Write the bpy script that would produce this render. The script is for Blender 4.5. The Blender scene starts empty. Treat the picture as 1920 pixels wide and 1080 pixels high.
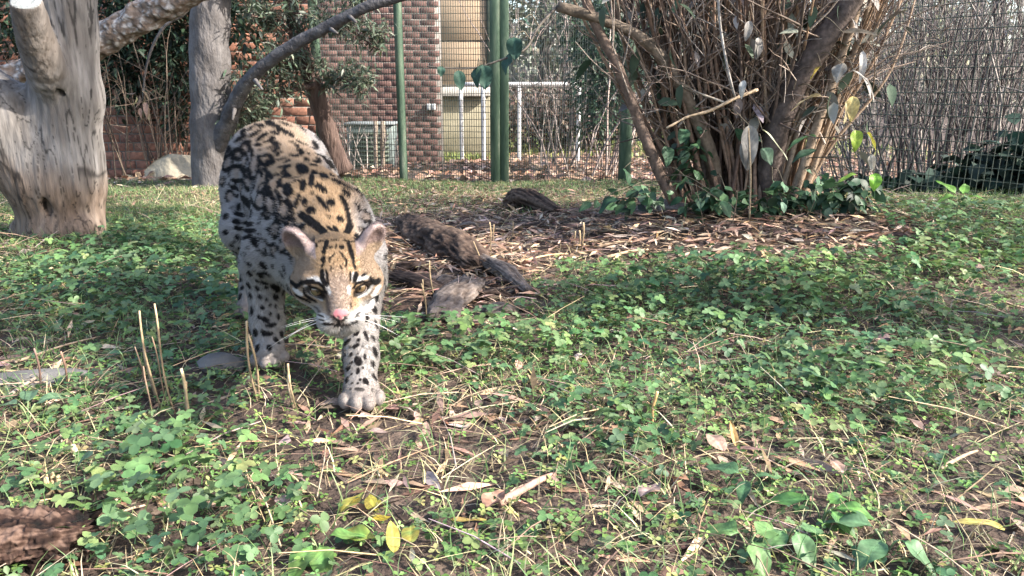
import bpy, bmesh, math, random
import numpy as np
from mathutils import Vector, Matrix, noise as mnoise

rng = np.random.default_rng(11)
random.seed(11)
SC = bpy.context.scene
COL = SC.collection
R = math.radians

# ------------------------------------------------------------------ camera
CAM_H, PITCH, FPX = 0.54, 15.0, 1400.0          # metres, degrees down, focal length in 1920-wide pixels
cam_d = bpy.data.cameras.new('camera')
cam_d.sensor_width = 36.0
cam_d.lens = 36.0 * FPX / 1920.0
cam_d.clip_start, cam_d.clip_end = 0.02, 500
cam = bpy.data.objects.new('camera', cam_d)
COL.objects.link(cam)
cam.location = (0, 0, CAM_H)
cam.rotation_euler = (R(90 - PITCH), 0, 0)
SC.camera = cam

# ------------------------------------------------------------------ sky, sun, exposure
SUN = Vector((0.78, -0.24, 0.58)).normalized()     # direction towards the sun: right, a little behind the camera
world = bpy.data.worlds.new('World'); SC.world = world
world.use_nodes = True
wn = world.node_tree
sky = wn.nodes.new('ShaderNodeTexSky')
sky.sky_type = 'NISHITA'; sky.sun_disc = False
sky.sun_elevation = math.asin(SUN.z)
sky.sun_rotation = math.atan2(SUN.x, SUN.y)
sky.dust_density = 2.5; sky.air_density = 1.0
bg = wn.nodes['Background']
wn.links.new(sky.outputs[0], bg.inputs[0])
bg.inputs[1].default_value = 0.15
sun_d = bpy.data.lights.new('sun', 'SUN')
sun_d.energy = 3.8; sun_d.angle = R(0.6); sun_d.color = (1.0, 0.93, 0.84)
sun_o = bpy.data.objects.new('sun', sun_d); COL.objects.link(sun_o)
sun_o.rotation_euler = (-SUN).to_track_quat('-Z', 'Y').to_euler()
sun_o.location = SUN * 30
SC.view_settings.view_transform = 'Standard'
SC.view_settings.look = 'None'
SC.view_settings.gamma = 1.0
SC.view_settings.use_curve_mapping = False
SC.view_settings.exposure = 1.88
SC.render.engine = 'CYCLES'
SC.cycles.max_bounces = 6
SC.cycles.transparent_max_bounces = 8
SC.cycles.use_denoising = True

# ------------------------------------------------------------------ helpers
CP, SP = math.cos(R(PITCH)), math.sin(R(PITCH))
def ray(px, py):
    u, v = (px - 960) / FPX, (540 - py) / FPX
    return np.array([u, CP + v * SP, -SP + v * CP])
def at(px, py, y):
    """world point that lies y metres ahead on the line of sight of a photo pixel"""
    d = ray(px, py)
    return np.array([0, 0, CAM_H]) + d * (y / d[1])
def sstep(a, b, x):
    t = np.clip((x - a) / (b - a), 0, 1)
    return t * t * (3 - 2 * t)
_perm = rng.permutation(512)
_grad = rng.normal(size=(512, 3)); _grad /= np.linalg.norm(_grad, axis=1)[:, None]
def nz(p, scale=1.0, seed=0):
    """vectorised gradient noise, about -1..1; p is (n,3)"""
    p = np.asarray(p, float) * scale + seed * 17.31
    i = np.floor(p).astype(int); f = p - i
    w = f * f * f * (f * (f * 6 - 15) + 10)
    out = 0
    for dx in (0, 1):
        for dy in (0, 1):
            for dz in (0, 1):
                h = _perm[(_perm[(_perm[(i[:, 0] + dx) & 511] + i[:, 1] + dy) & 511] + i[:, 2] + dz) & 511]
                g = _grad[h]
                d = (g * (f - np.array([dx, dy, dz]))).sum(1)
                wx = w[:, 0] if dx else 1 - w[:, 0]
                wy = w[:, 1] if dy else 1 - w[:, 1]
                wz = w[:, 2] if dz else 1 - w[:, 2]
                out = out + d * wx * wy * wz
    return out * 1.7
def nz2(x, y, scale=1.0, seed=0):
    x = np.asarray(x, float); y = np.asarray(y, float)
    sh = np.broadcast(x, y).shape
    p = np.stack([np.broadcast_to(x, sh).ravel(), np.broadcast_to(y, sh).ravel(), np.zeros(int(np.prod(sh)) if sh else 1)], 1)
    return nz(p, scale, seed).reshape(sh)
def height(x, y):
    x = np.asarray(x, float); y = np.asarray(y, float)
    h = np.interp(y, [-50, 0, 2.5, 5, 6.1, 8.5, 10.5, 16, 200], [0, 0, 0, -.06, -.19, -.28, -.46, -.5, -.5])
    m = sstep(0.05, 1.0, x + 0.25 * (y - 2.7)) * np.exp(-((y - 2.75) / 0.75) ** 2) * (1 - sstep(4, 7, x))
    h = h + 0.125 * m
    near = 1 - sstep(5, 9, y)
    h = h + near * (0.020 * nz2(x, y, 1.7, 1) + 0.008 * nz2(x, y, 6.0, 2))
    return h
def G(px, py):
    """where the line of sight of a photo pixel meets the ground"""
    d = ray(px, py); o = np.array([0, 0, CAM_H])
    t = np.linspace(0.3, 14, 2800)
    P = o + d * t[:, None]
    below = P[:, 2] < height(P[:, 0], P[:, 1])
    i = int(np.argmax(below)) if below.any() else len(t) - 1
    p = P[i].copy(); p[2] = float(height(p[0], p[1]))
    return p

def link(o, parent=None):
    COL.objects.link(o)
    if parent is not None: o.parent = parent
    return o
def mesh_np(name, V, F, mat=None, parent=None, smooth=False, col=None, loop=None):
    """mesh from numpy arrays; F an (n,3)/(n,4) array or list of those; col a per-vertex (n,3) colour"""
    me = bpy.data.meshes.new(name)
    V = np.asarray(V, np.float32)
    Fs = F if isinstance(F, list) else [F]
    Fs = [np.asarray(f, np.int32) for f in Fs if len(f)]
    tot = np.concatenate([np.full(len(f), f.shape[1], np.int32) for f in Fs])
    idx = np.concatenate([f.ravel() for f in Fs])
    me.vertices.add(len(V)); me.vertices.foreach_set('co', V.ravel())
    me.loops.add(len(idx)); me.loops.foreach_set('vertex_index', idx)
    me.polygons.add(len(tot))
    me.polygons.foreach_set('loop_start', np.concatenate([[0], np.cumsum(tot)[:-1]]).astype(np.int32))
    me.update(calc_edges=True)
    if smooth: me.polygons.foreach_set('use_smooth', np.ones(len(tot), bool))
    if col is not None:
        a = me.attributes.new('col', 'FLOAT_COLOR', 'POINT')
        a.data.foreach_set('color', np.concatenate([col, np.ones((len(V), 1))], 1).astype(np.float32).ravel())
    if mat is not None: me.materials.append(mat)
    o = bpy.data.objects.new(name, me)
    return link(o, parent)
def empty(name, loc, label=None, cat=None, group=None):
    o = bpy.data.objects.new(name, None); o.empty_display_size = 0.05
    link(o); o.location = loc
    if label: tag(o, label, cat, group)
    return o
def tag(o, label=None, cat=None, group=None, kind=None):
    if label: o['label'] = label
    if cat: o['category'] = cat
    if group: o['group'] = group
    if kind: o['kind'] = kind
    return o
def under(o, parent):
    """parent a world-space mesh under an Empty that stands elsewhere"""
    o.parent = parent
    o.matrix_parent_inverse = Matrix.Translation(-Vector(parent.location))
    return o

# ------------------------------------------------------------------ materials
def new_mat(name):
    m = bpy.data.materials.new(name); m.use_nodes = True
    return m, m.node_tree.nodes, m.node_tree.links, m.node_tree.nodes['Principled BSDF']
def ramp(n, stops):
    r = n.new('ShaderNodeValToRGB'); e = r.color_ramp.elements
    while len(e) < len(stops): e.new(0.5)
    for i, (p, c) in enumerate(stops):
        e[i].position = p; e[i].color = (*c, 1)
    return r
def mat_noise(name, stops, scale=8, stretch=(1, 1, 1), rough=0.85, bump=0.3, bscale=None, detail=6, dist=0.02, spec=0.3, coord='Object', distort=0.0):
    m, n, l, b = new_mat(name)
    tc = n.new('ShaderNodeTexCoord'); mp = n.new('ShaderNodeMapping')
    mp.inputs['Scale'].default_value = stretch
    l.new(tc.outputs[coord], mp.inputs[0])
    t = n.new('ShaderNodeTexNoise'); t.inputs['Scale'].default_value = scale; t.inputs['Detail'].default_value = detail
    t.inputs['Roughness'].default_value = 0.62; t.inputs['Distortion'].default_value = distort
    l.new(mp.outputs[0], t.inputs['Vector'])
    r = ramp(n, stops); l.new(t.outputs[0], r.inputs[0]); l.new(r.outputs[0], b.inputs['Base Color'])
    b.inputs['Roughness'].default_value = rough; b.inputs['Specular IOR Level'].default_value = spec
    t2 = n.new('ShaderNodeTexNoise'); t2.inputs['Scale'].default_value = bscale or scale * 2.5; t2.inputs['Detail'].default_value = 5
    l.new(mp.outputs[0], t2.inputs['Vector'])
    bp = n.new('ShaderNodeBump'); bp.inputs['Strength'].default_value = bump; bp.inputs['Distance'].default_value = dist
    l.new(t2.outputs[0], bp.inputs['Height']); l.new(bp.outputs[0], b.inputs['Normal'])
    return m
def mat_col(name, rough=0.6, spec=0.35, trans=0.0, vary=0.25, vscale=60, bump=0.0, bscale=200, stretch=None):
    """colour from the mesh's own 'col' attribute, a fine mottling, optional light through the leaf"""
    m, n, l, b = new_mat(name)
    a = n.new('ShaderNodeAttribute'); a.attribute_name = 'col'
    tc = n.new('ShaderNodeTexCoord')
    vec = tc.outputs['Object']
    if stretch:
        mp = n.new('ShaderNodeMapping'); mp.inputs['Scale'].default_value = stretch; l.new(vec, mp.inputs[0]); vec = mp.outputs[0]
    t = n.new('ShaderNodeTexNoise'); t.inputs['Scale'].default_value = vscale; t.inputs['Detail'].default_value = 3 if not stretch else 7
    l.new(vec, t.inputs['Vector'])
    mr = n.new('ShaderNodeMapRange'); mr.inputs['From Min'].default_value = 0.3; mr.inputs['From Max'].default_value = 0.7
    mr.inputs['To Min'].default_value = 1 - vary; mr.inputs['To Max'].default_value = 1 + vary
    l.new(t.outputs[0], mr.inputs[0])
    mx = n.new('ShaderNodeMix'); mx.data_type = 'RGBA'; mx.blend_type = 'MULTIPLY'; mx.inputs[0].default_value = 1
    l.new(a.outputs['Color'], mx.inputs[6]); l.new(mr.outputs[0], mx.inputs[7])
    l.new(mx.outputs[2], b.inputs['Base Color'])
    b.inputs['Roughness'].default_value = rough; b.inputs['Specular IOR Level'].default_value = spec
    if bump:
        t2 = n.new('ShaderNodeTexNoise'); t2.inputs['Scale'].default_value = bscale; t2.inputs['Detail'].default_value = 4
        l.new(vec, t2.inputs['Vector'])
        bp = n.new('ShaderNodeBump'); bp.inputs['Strength'].default_value = bump; bp.inputs['Distance'].default_value = 0.005
        l.new(t2.outputs[0], bp.inputs['Height']); l.new(bp.outputs[0], b.inputs['Normal'])
    if trans:
        tr = n.new('ShaderNodeBsdfTranslucent'); l.new(mx.outputs[2], tr.inputs[0])
        ms = n.new('ShaderNodeMixShader'); ms.inputs[0].default_value = trans
        l.new(b.outputs[0], ms.inputs[1]); l.new(tr.outputs[0], ms.inputs[2])
        l.new(ms.outputs[0], n['Material Output'].inputs[0])
    return m

# ------------------------------------------------------------------ implicit surfaces (bodies of animals, stumps)
class Field:
    """smooth union of round cones and ellipsoids on a rectilinear grid, meshed by surface nets"""
    def __init__(s, X, Y, Z, far=0.06):
        s.A = [np.asarray(a, np.float32) for a in (X, Y, Z)]
        s.F = np.full([len(a) for a in s.A], far, np.float32)
    def _box(s, lo, hi):
        sl = []
        for a, l, h in zip(s.A, lo, hi):
            i, j = np.searchsorted(a, l), np.searchsorted(a, h)
            if j <= i: return None
            sl.append(slice(i, j))
        return tuple(sl)
    def _pts(s, sl):
        return np.meshgrid(*[a[q] for a, q in zip(s.A, sl)], indexing='ij', sparse=True)
    def _mix(s, sl, d, k, op):
        f = s.F[sl]
        if op == 'add':
            h = np.maximum(k - np.abs(f - d), 0) / k
            s.F[sl] = np.minimum(f, d) - h * h * k * 0.25
        else:
            d = -d
            h = np.maximum(k - np.abs(f - d), 0) / k
            s.F[sl] = np.maximum(f, d) + h * h * k * 0.25
    def cone(s, a, b, ra, rb, k=0.03, op='add'):
        a = np.asarray(a, float); b = np.asarray(b, float); m = max(ra, rb) + k + 0.03
        sl = s._box(np.minimum(a, b) - m, np.maximum(a, b) + m)
        if sl is None: return
        x, y, z = s._pts(sl)
        ab = b - a; L = float(ab @ ab)
        t = np.clip(((x - a[0]) * ab[0] + (y - a[1]) * ab[1] + (z - a[2]) * ab[2]) / L, 0, 1)
        d = np.sqrt((x - a[0] - t * ab[0]) ** 2 + (y - a[1] - t * ab[1]) ** 2 + (z - a[2] - t * ab[2]) ** 2) - (ra + t * (rb - ra))
        s._mix(sl, d.astype(np.float32), k, op)
    def ell(s, c, r, M=None, k=0.02, op='add'):
        c = np.asarray(c, float); m = max(r) + k + 0.03
        sl = s._box(c - m, c + m)
        if sl is None: return
        x, y, z = s._pts(sl)
        x = x - c[0]; y = y - c[1]; z = z - c[2]
        if M is None: q = (x, y, z)
        else: q = [M[0][i] * x + M[1][i] * y + M[2][i] * z for i in range(3)]     # columns of M are the local axes
        k0 = np.sqrt(sum((q[i] / r[i]) ** 2 for i in range(3))) + 1e-6
        k1 = np.sqrt(sum((q[i] / r[i] ** 2) ** 2 for i in range(3))) + 1e-6
        s._mix(sl, (k0 * (k0 - 1) / k1).astype(np.float32), k, op)
    def mesh(s):
        F = s.F; X, Y, Z = s.A
        S = F < 0
        c = np.zeros([n - 1 for n in F.shape], np.int8)
        offs = [(i, j, k) for i in (0, 1) for j in (0, 1) for k in (0, 1)]
        for i, j, k in offs:
            c += S[i:F.shape[0] - 1 + i, j:F.shape[1] - 1 + j, k:F.shape[2] - 1 + k]
        act = (c > 0) & (c < 8)
        ci, cj, ck = np.nonzero(act)
        idx = np.full(c.shape, -1, np.int32); idx[ci, cj, ck] = np.arange(len(ci))
        P = np.zeros((len(ci), 3)); n = np.zeros(len(ci))
        for o in offs:
            for ax in range(3):
                if o[ax]: continue
                e = list(o); e[ax] = 1
                fa = F[ci + o[0], cj + o[1], ck + o[2]]; fb = F[ci + e[0], cj + e[1], ck + e[2]]
                m = (fa < 0) != (fb < 0)
                t = np.where(m, fa / np.where(m, fa - fb, 1), 0)
                pa = np.stack([X[ci + o[0]], Y[cj + o[1]], Z[ck + o[2]]], 1)
                pb = np.stack([X[ci + e[0]], Y[cj + e[1]], Z[ck + e[2]]], 1)
                P += np.where(m[:, None], pa + t[:, None] * (pb - pa), 0); n += m
        P /= np.maximum(n, 1)[:, None]
        Q = []
        for ax in range(3):
            a0 = np.take(S, range(F.shape[ax] - 1), ax); a1 = np.take(S, range(1, F.shape[ax]), ax)
            ch = a0 != a1
            i, j, k = np.nonzero(ch)
            u, v = [(1, 2), (2, 0), (0, 1)][ax]
            g = np.stack([i, j, k], 1)
            ok = (g[:, u] > 0) & (g[:, v] > 0) & (g[:, u] < F.shape[u] - 1) & (g[:, v] < F.shape[v] - 1)
            g = g[ok]; inside = a0[g[:, 0], g[:, 1], g[:, 2]]
            def cell(du, dv):
                h = g.copy(); h[:, u] += du; h[:, v] += dv
                return idx[h[:, 0], h[:, 1], h[:, 2]]
            q = np.stack([cell(-1, -1), cell(0, -1), cell(0, 0), cell(-1, 0)], 1)
            q[~inside] = q[~inside][:, ::-1]
            Q.append(q[(q >= 0).all(1)])
        return P, np.concatenate(Q)
def relax(V, Q, n=2, w=0.5):
    for _ in range(n):
        acc = np.zeros_like(V); cnt = np.zeros(len(V))
        for a in range(4):
            for b in ((a + 1) % 4, (a - 1) % 4):
                np.add.at(acc, Q[:, a], V[Q[:, b]]); np.add.at(cnt, Q[:, a], 1)
        V = V + w * (acc / np.maximum(cnt, 1)[:, None] - V)
    return V
def vnormals(V, Q):
    nrm = np.cross(V[Q[:, 2]] - V[Q[:, 0]], V[Q[:, 3]] - V[Q[:, 1]])
    N = np.zeros_like(V)
    for a in range(4): np.add.at(N, Q[:, a], nrm)
    return N / np.maximum(np.linalg.norm(N, axis=1), 1e-12)[:, None]
def axis(*segs):
    """rectilinear axis from (start, end, step) pieces that follow one another"""
    out = []
    for a, b, s in segs: out.append(np.arange(a, b - 1e-9, s))
    return np.unique(np.concatenate(out))

# ------------------------------------------------------------------ tubes
def tube(pts, rad, sides=8, rough=0.0, rscale=8.0, seed=0, cap=True):
    """(V, F) of a tapered tube along a polyline; rough = radial unevenness as a share of the radius"""
    P = np.asarray(pts, float); r = np.broadcast_to(np.asarray(rad, float), (len(P),))
    T = np.gradient(P, axis=0); T /= np.linalg.norm(T, axis=1)[:, None] + 1e-12
    up = np.array([0.31, 0.47, 0.83]); 
    if abs(T[0] @ up) > .9 * np.linalg.norm(up): up = np.array([1., 0, 0])
    n0 = np.cross(T[0], up); n0 /= np.linalg.norm(n0)
    N = [n0]
    for i in range(1, len(P)):
        v = N[-1] - T[i] * (N[-1] @ T[i]); N.append(v / (np.linalg.norm(v) + 1e-12))
    N = np.array(N); B = np.cross(T, N)
    th = np.linspace(0, 2 * np.pi, sides, endpoint=False)
    D = np.cos(th)[None, :, None] * N[:, None] + np.sin(th)[None, :, None] * B[:, None]
    V = P[:, None] + D * r[:, None, None]
    if rough:
        f = nz(V.reshape(-1, 3), rscale, seed).reshape(len(P), sides)
        V = P[:, None] + D * (r[:, None] * (1 + rough * f))[:, :, None]
    V = V.reshape(-1, 3)
    i = np.arange(len(P) - 1)[:, None] * sides; j = np.arange(sides)[None]; k = (j + 1) % sides
    F = np.stack([i + j, i + k, i + sides + k, i + sides + j], -1).reshape(-1, 4)
    out = [F]
    if cap:
        a = len(V); V = np.concatenate([V, P[:1], P[-1:]])
        e = (len(P) - 1) * sides; jj = np.arange(sides); kk = (jj + 1) % sides
        out.append(np.concatenate([np.stack([kk, jj, np.full(sides, a)], 1), np.stack([e + jj, e + kk, np.full(sides, a + 1)], 1)]))
    return V, out
def merge(parts):
    """join a list of (V, [F4, F3]) into one"""
    Vs, F4, F3, o = [], [], [], 0
    for V, F in parts:
        for f in F:
            (F4 if f.shape[1] == 4 else F3).append(f + o)
        Vs.append(V); o += len(V)
    return np.concatenate(Vs), [np.concatenate(f) for f in (F4, F3) if f]
def spline(pts, n):
    """Catmull-Rom through the points, n samples per span"""
    P = np.asarray(pts, float); P = np.concatenate([2 * P[:1] - P[1:2], P, 2 * P[-1:] - P[-2:-1]])
    out = []
    for i in range(1, len(P) - 2):
        t = np.linspace(0, 1, n, endpoint=False)[:, None]
        a, b, c, d = P[i - 1], P[i], P[i + 1], P[i + 2]
        out.append(.5 * (2 * b + (c - a) * t + (2 * a - 5 * b + 4 * c - d) * t ** 2 + (3 * b - a - 3 * c + d) * t ** 3))
    return np.concatenate(out + [P[-2:-1]])
def scatter(T, F, pos, M, scale, col):
    """copies of template verts T (m,3) faces F at pos with 3x3 matrices M, per-copy colour (n,3) or (n,m,3)"""
    n, m = len(pos), len(T)
    s = np.asarray(scale, float)
    s = s[:, None, None] if s.ndim == 1 else s[:, None, :]
    V = np.einsum('nij,nmj->nmi', M, T[None] * s) + pos[:, None]
    Fs = [(f[None] + (np.arange(n) * m)[:, None, None]).reshape(-1, f.shape[1]) for f in (F if isinstance(F, list) else [F])]
    C = np.broadcast_to(col[:, None] if col.ndim == 2 else col, (n, m, 3))
    return V.reshape(-1, 3), Fs, C.reshape(-1, 3)
def frames(yaw, tilt, roll=None):
    """rotation matrices: roll about y, tilt about x, yaw about z"""
    n = len(yaw); roll = np.zeros(n) if roll is None else roll
    cy, sy, ct, st, cr, sr = np.cos(yaw), np.sin(yaw), np.cos(tilt), np.sin(tilt), np.cos(roll), np.sin(roll)
    Z = np.zeros(n); O = np.ones(n)
    Rz = np.stack([cy, -sy, Z, sy, cy, Z, Z, Z, O], 1).reshape(n, 3, 3)
    Rx = np.stack([O, Z, Z, Z, ct, -st, Z, st, ct], 1).reshape(n, 3, 3)
    Ry = np.stack([cr, Z, sr, Z, O, Z, -sr, Z, cr], 1).reshape(n, 3, 3)
    return Rz @ Rx @ Ry
# ================================================================== ground
def build_ground():
    xs = np.unique(np.round(np.concatenate([np.linspace(-80, -8, 14), np.linspace(-8, -3, 26), np.arange(-3, 3, .03), np.linspace(3, 8, 26), np.linspace(8, 80, 14)]), 4))
    ys = np.unique(np.round(np.concatenate([np.linspace(-30, -1, 8), np.linspace(-1, .3, 10), np.arange(.3, 5.5, .03), np.linspace(5.5, 14, 50), np.linspace(14, 160, 14)]), 4))
    gx, gy = np.meshgrid(xs, ys, indexing='ij')
    V = np.stack([gx, gy, height(gx, gy)], -1).reshape(-1, 3)
    ny = len(ys); i = np.arange(len(xs) - 1)[:, None] * ny; j = np.arange(ny - 1)[None]
    F = np.stack([i + j, i + ny + j, i + ny + j + 1, i + j + 1], -1).reshape(-1, 4)
    m = mat_noise('soil', [(.25, (.028, .019, .015)), (.5, (.062, .043, .033)), (.62, (.10, .072, .055)), (.8, (.16, .12, .092))], scale=9, bump=.8, bscale=60, dist=.02)
    tag(mesh_np('ground', V, F, m, None, True), kind='structure')
build_ground()

# ================================================================== brick walls
M_MORTAR = mat_noise('mortar', [(.3, (.21, .195, .18)), (.7, (.29, .27, .25))], scale=20, bump=.4, bscale=90, dist=.004)
def brick_mat(name, stops):
    m, n, l, b = new_mat(name)
    oi = n.new('ShaderNodeObjectInfo'); r = ramp(n, stops); l.new(oi.outputs['Random'], r.inputs[0])
    tc = n.new('ShaderNodeTexCoord'); t = n.new('ShaderNodeTexNoise'); t.inputs['Scale'].default_value = 35; t.inputs['Detail'].default_value = 5
    g = n.new('ShaderNodeNewGeometry'); l.new(g.outputs['Position'], t.inputs['Vector'])
    mr = n.new('ShaderNodeMapRange'); mr.inputs[1].default_value = .3; mr.inputs[2].default_value = .7; mr.inputs[3].default_value = .65; mr.inputs[4].default_value = 1.3
    l.new(t.outputs[0], mr.inputs[0])
    mx = n.new('ShaderNodeMix'); mx.data_type = 'RGBA'; mx.blend_type = 'MULTIPLY'; mx.inputs[0].default_value = 1
    l.new(r.outputs[0], mx.inputs[6]); l.new(mr.outputs[0], mx.inputs[7]); l.new(mx.outputs[2], b.inputs['Base Color'])
    b.inputs['Roughness'].default_value = .9
    bp = n.new('ShaderNodeBump'); bp.inputs['Strength'].default_value = .5; bp.inputs['Distance'].default_value = .004
    l.new(t.outputs[0], bp.inputs['Height']); l.new(bp.outputs[0], b.inputs['Normal'])
    return m
M_BRICK_A = brick_mat('brick_red', [(0, (.20, .088, .060)), (.4, (.25, .115, .075)), (.75, (.28, .14, .095)), (1, (.18, .08, .058))])
M_BRICK_B = brick_mat('brick_brown', [(0, (.115, .062, .052)), (.35, (.14, .076, .064)), (.7, (.155, .088, .074)), (1, (.105, .058, .050))])
def box_vf(lo, hi, bev=0.0):
    bm = bmesh.new(); bmesh.ops.create_cube(bm, size=1)
    for v in bm.verts:
        v.co = Vector([l + (c + .5) * (h - l) for c, l, h in zip(v.co, lo, hi)])
    if bev: bmesh.ops.bevel(bm, geom=list(bm.edges), offset=bev, segments=1, affect='EDGES')
    V = np.array([v.co[:] for v in bm.verts]); F4, F3 = [], []
    for f in bm.faces:
        ids = [v.index for v in f.verts]
        (F4 if len(ids) == 4 else F3).append(ids)
    bm.free()
    return V, [np.array(f) for f in (F4, F3) if f]
def box(name, lo, hi, mat, parent=None, bev=0.0):
    V, F = box_vf(lo, hi, bev)
    o = mesh_np(name, V, F, mat)
    return under(o, parent) if parent is not None else o
def brick_wall(parent, x0, x1, y, z0, z1, mat, view, bw=.203, ch=.070, depth=.09):
    """running bond on the side that faces -y; bricks within VIEW (x0,x1,z0,z1) are objects, the others one mesh"""
    box('mortar_core', (x0, y + .005, z0), (x1, y + depth, z1), M_MORTAR, parent)
    proto = mesh_np('brick', *box_vf((0, 0, 0), (bw - .011, .05, ch - .011), .0015), mat); me = proto.data; bpy.data.objects.remove(proto)
    rest, n = [], 0
    k = 0; z = z0
    while z + ch <= z1 + 1e-6:
        x = x0 - (bw / 2 if k % 2 else 0)
        while x < x1 - 1e-6:
            a, b = max(x, x0), min(x + bw - .011, x1)
            if b - a > .03:
                dy = random.uniform(-.002, .002)
                if view[0] <= (a + b) / 2 <= view[1] and view[2] <= z <= view[3] and n < 298:
                    o = bpy.data.objects.new('brick', me); link(o); o.location = (a, y + dy, z)
                    o.scale = ((b - a) / (bw - .011), 1, 1)
                    under(o, parent); n += 1
                else:
                    V, F = box_vf((a, y + dy, z), (b, y + .05, z + ch - .011)); rest.append((V, F))
            x += bw
        z += ch; k += 1
    if rest:
        o = under(mesh_np('brickwork', *merge(rest), mat), parent); tag(o, kind='stuff')
w = empty('brick_wall', (-3.4, 6.1, -.3), 'long low brick wall closing off the enclosure behind the tree trunks', 'wall')
brick_wall(w, -7.0, -1.52, 6.1, -.30, 2.1, M_BRICK_A, (-4.25, -1.5, -.25, 1.18))
b = empty('brick_building', (-1.5, 8.6, -.4), 'brown brick building with a sharp corner behind the wire fence', 'building')
brick_wall(b, -3.6, -.80, 8.6, -.40, 3.4, M_BRICK_B, (-2.25, -.79, -.35, 1.45), bw=.168, ch=.064, depth=.25)
M_GREY = mat_noise('painted_grey_metal', [(.3, (.32, .33, .33)), (.7, (.45, .46, .46))], scale=14, rough=.5, bump=.05)
for dx in (0, .055):
    o = box('outlet_box', (-.93 + dx - .02, 8.545, .30), (-.93 + dx + .02, 8.597, .37), M_GREY, b, .004)
# tan panelled building farther back
M_TAN = mat_noise('tan_panel', [(.3, (.28, .21, .14)), (.7, (.33, .25, .17))], scale=3, stretch=(1, 1, 6), rough=.8, bump=.1)
M_TRIM = mat_noise('pale_trim', [(.3, (.33, .31, .28)), (.7, (.42, .40, .37))], scale=9, rough=.7, bump=.1)
M_DARKTRIM = mat_noise('dark_green_trim', [(.3, (.05, .07, .05)), (.7, (.10, .12, .09))], scale=9, rough=.6, bump=.1)
t = empty('tan_building', (-.6, 11.5, -.5), 'far building with sunlit tan panels above a pale ledge', 'building')
box('foundation_wall', (-3.0, 11.52, -.6), (-.35, 14, .42), mat_noise('render_grey', [(.3, (.12, .11, .075)), (.7, (.17, .155, .11))], scale=5), t)
box('ledge', (-3.0, 11.42, .42), (-.32, 14, .56), M_TRIM, t, .01)
box('wall_core', (-3.0, 11.54, .56), (-.36, 14, 3.2), M_TRIM, t)
for i in range(3):
    for j in range(3):
        box('panel', (-3.0 + .88 * j + .012, 11.50, .58 + .62 * i + .012), (-3.0 + .88 * (j + 1) - .012, 11.538, .58 + .62 * (i + 1) - .012), M_TAN, t, .004)
box('corner_post', (-.37, 11.47, .56), (-.28, 11.62, 3.2), M_DARKTRIM, t, .005)
# ================================================================== wire fences
M_POST = mat_noise('green_post_paint', [(.3, (.030, .055, .036)), (.5, (.060, .10, .065)), (.62, (.095, .13, .09)), (.72, (.20, .22, .17))], scale=5, stretch=(6, 6, 1), rough=.6, bump=.25, bscale=30, dist=.004)
M_WIRE = mat_noise('fence_wire', [(.3, (.03, .045, .035)), (.7, (.07, .085, .07))], scale=30, rough=.5, bump=.0)
def wires(a, b, z0, z1, sx, sz, r, name, parent):
    a, b = np.array(a, float), np.array(b, float); L = np.linalg.norm(b - a); d = (b - a) / L; parts = []
    zz = np.array([0, 0, 1.0])
    def rod(p, q, rr):
        ax = (q - p) / np.linalg.norm(q - p); s = np.cross(ax, [d[1], -d[0], 0]); s /= np.linalg.norm(s); t = np.cross(ax, s)
        V = np.array([p + rr * (s * i + t * j) for i, j in ((1, 0), (0, 1), (-1, 0), (0, -1))] + [q + rr * (s * i + t * j) for i, j in ((1, 0), (0, 1), (-1, 0), (0, -1))])
        F = np.array([[i, (i + 1) % 4, 4 + (i + 1) % 4, 4 + i] for i in range(4)])
        parts.append((V, [F]))
    nrm = np.array([d[1], -d[0], 0])
    for s in np.arange(sx / 2, L, sx):
        p = a + d * s; w_ = .004 * math.sin(s * 3.1)
        g = float(height(p[0], p[1])) - .02
        rod(np.array([*p[:2], g]) + nrm * w_, np.array([*p[:2], z1]) + nrm * w_, r)
    for z in np.arange(z0 + .01, z1, sz):
        pts = [a + d * s for s in np.linspace(0, L, 6)]
        for p, q in zip(pts[:-1], pts[1:]):
            j1 = .004 * math.sin(z * 40 + p[0] * 5); j2 = .004 * math.sin(z * 40 + q[0] * 5)
            rod(np.array([*p[:2], z + j1]) - nrm * r * 1.6, np.array([*q[:2], z + j2]) - nrm * r * 1.6, r)
    o = under(mesh_np(name, *merge(parts), M_WIRE), parent); tag(o, kind='stuff')
def post(x, y, w_, d_, parent, z1=2.5, round_=False):
    g = float(height(x, y)) - .15
    if round_:
        pts = [(x, y, z) for z in np.linspace(g, z1, 12)]
        o = mesh_np('post', *tube(pts, w_ / 2, 14, .03, 6), M_POST, None, True)
    else:
        o = mesh_np('post', *box_vf((x - w_ / 2, y - d_ / 2, g), (x + w_ / 2, y + d_ / 2, z1), .004), M_POST)
    return under(o, parent)
f1 = empty('wire_fence', (-.3, 5.0, -.1), 'green wire mesh fence with square posts in front of the brick building', 'fence')
for px, w_, rd in ((607, .05, False), (757, .052, True), (929, .062, False), (946, .058, False), (1170, .075, False)):
    x = at(px, 335, 5.0)[0]
    post(x, 5.0 if px != 946 else 5.012, w_, w_, f1, round_=rd)
xa = [at(p, 335, 5.0)[0] for p in (607, 757, 929, 946, 1170)]
for i, j in ((0, 1), (1, 2), (3, 4)):
    wires((xa[i], 5.035, 0), (xa[j], 5.035, 0), -.08, 1.9, .0155, .041, .0018, 'wire_mesh', f1)
f2 = empty('wire_fence', (1.6, 3.8, -.05), 'wider wire mesh fence running forward beside the dark twiggy thicket', 'fence')
ra_, rb_ = np.array([xa[4] + .05, 4.97, 0]), np.array([3.1, 1.65, 0])
for t_ in (.62, .985):
    p = ra_ + (rb_ - ra_) * t_ + np.array([.04, .03, 0]); post(p[0], p[1], .06, .06, f2)
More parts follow.
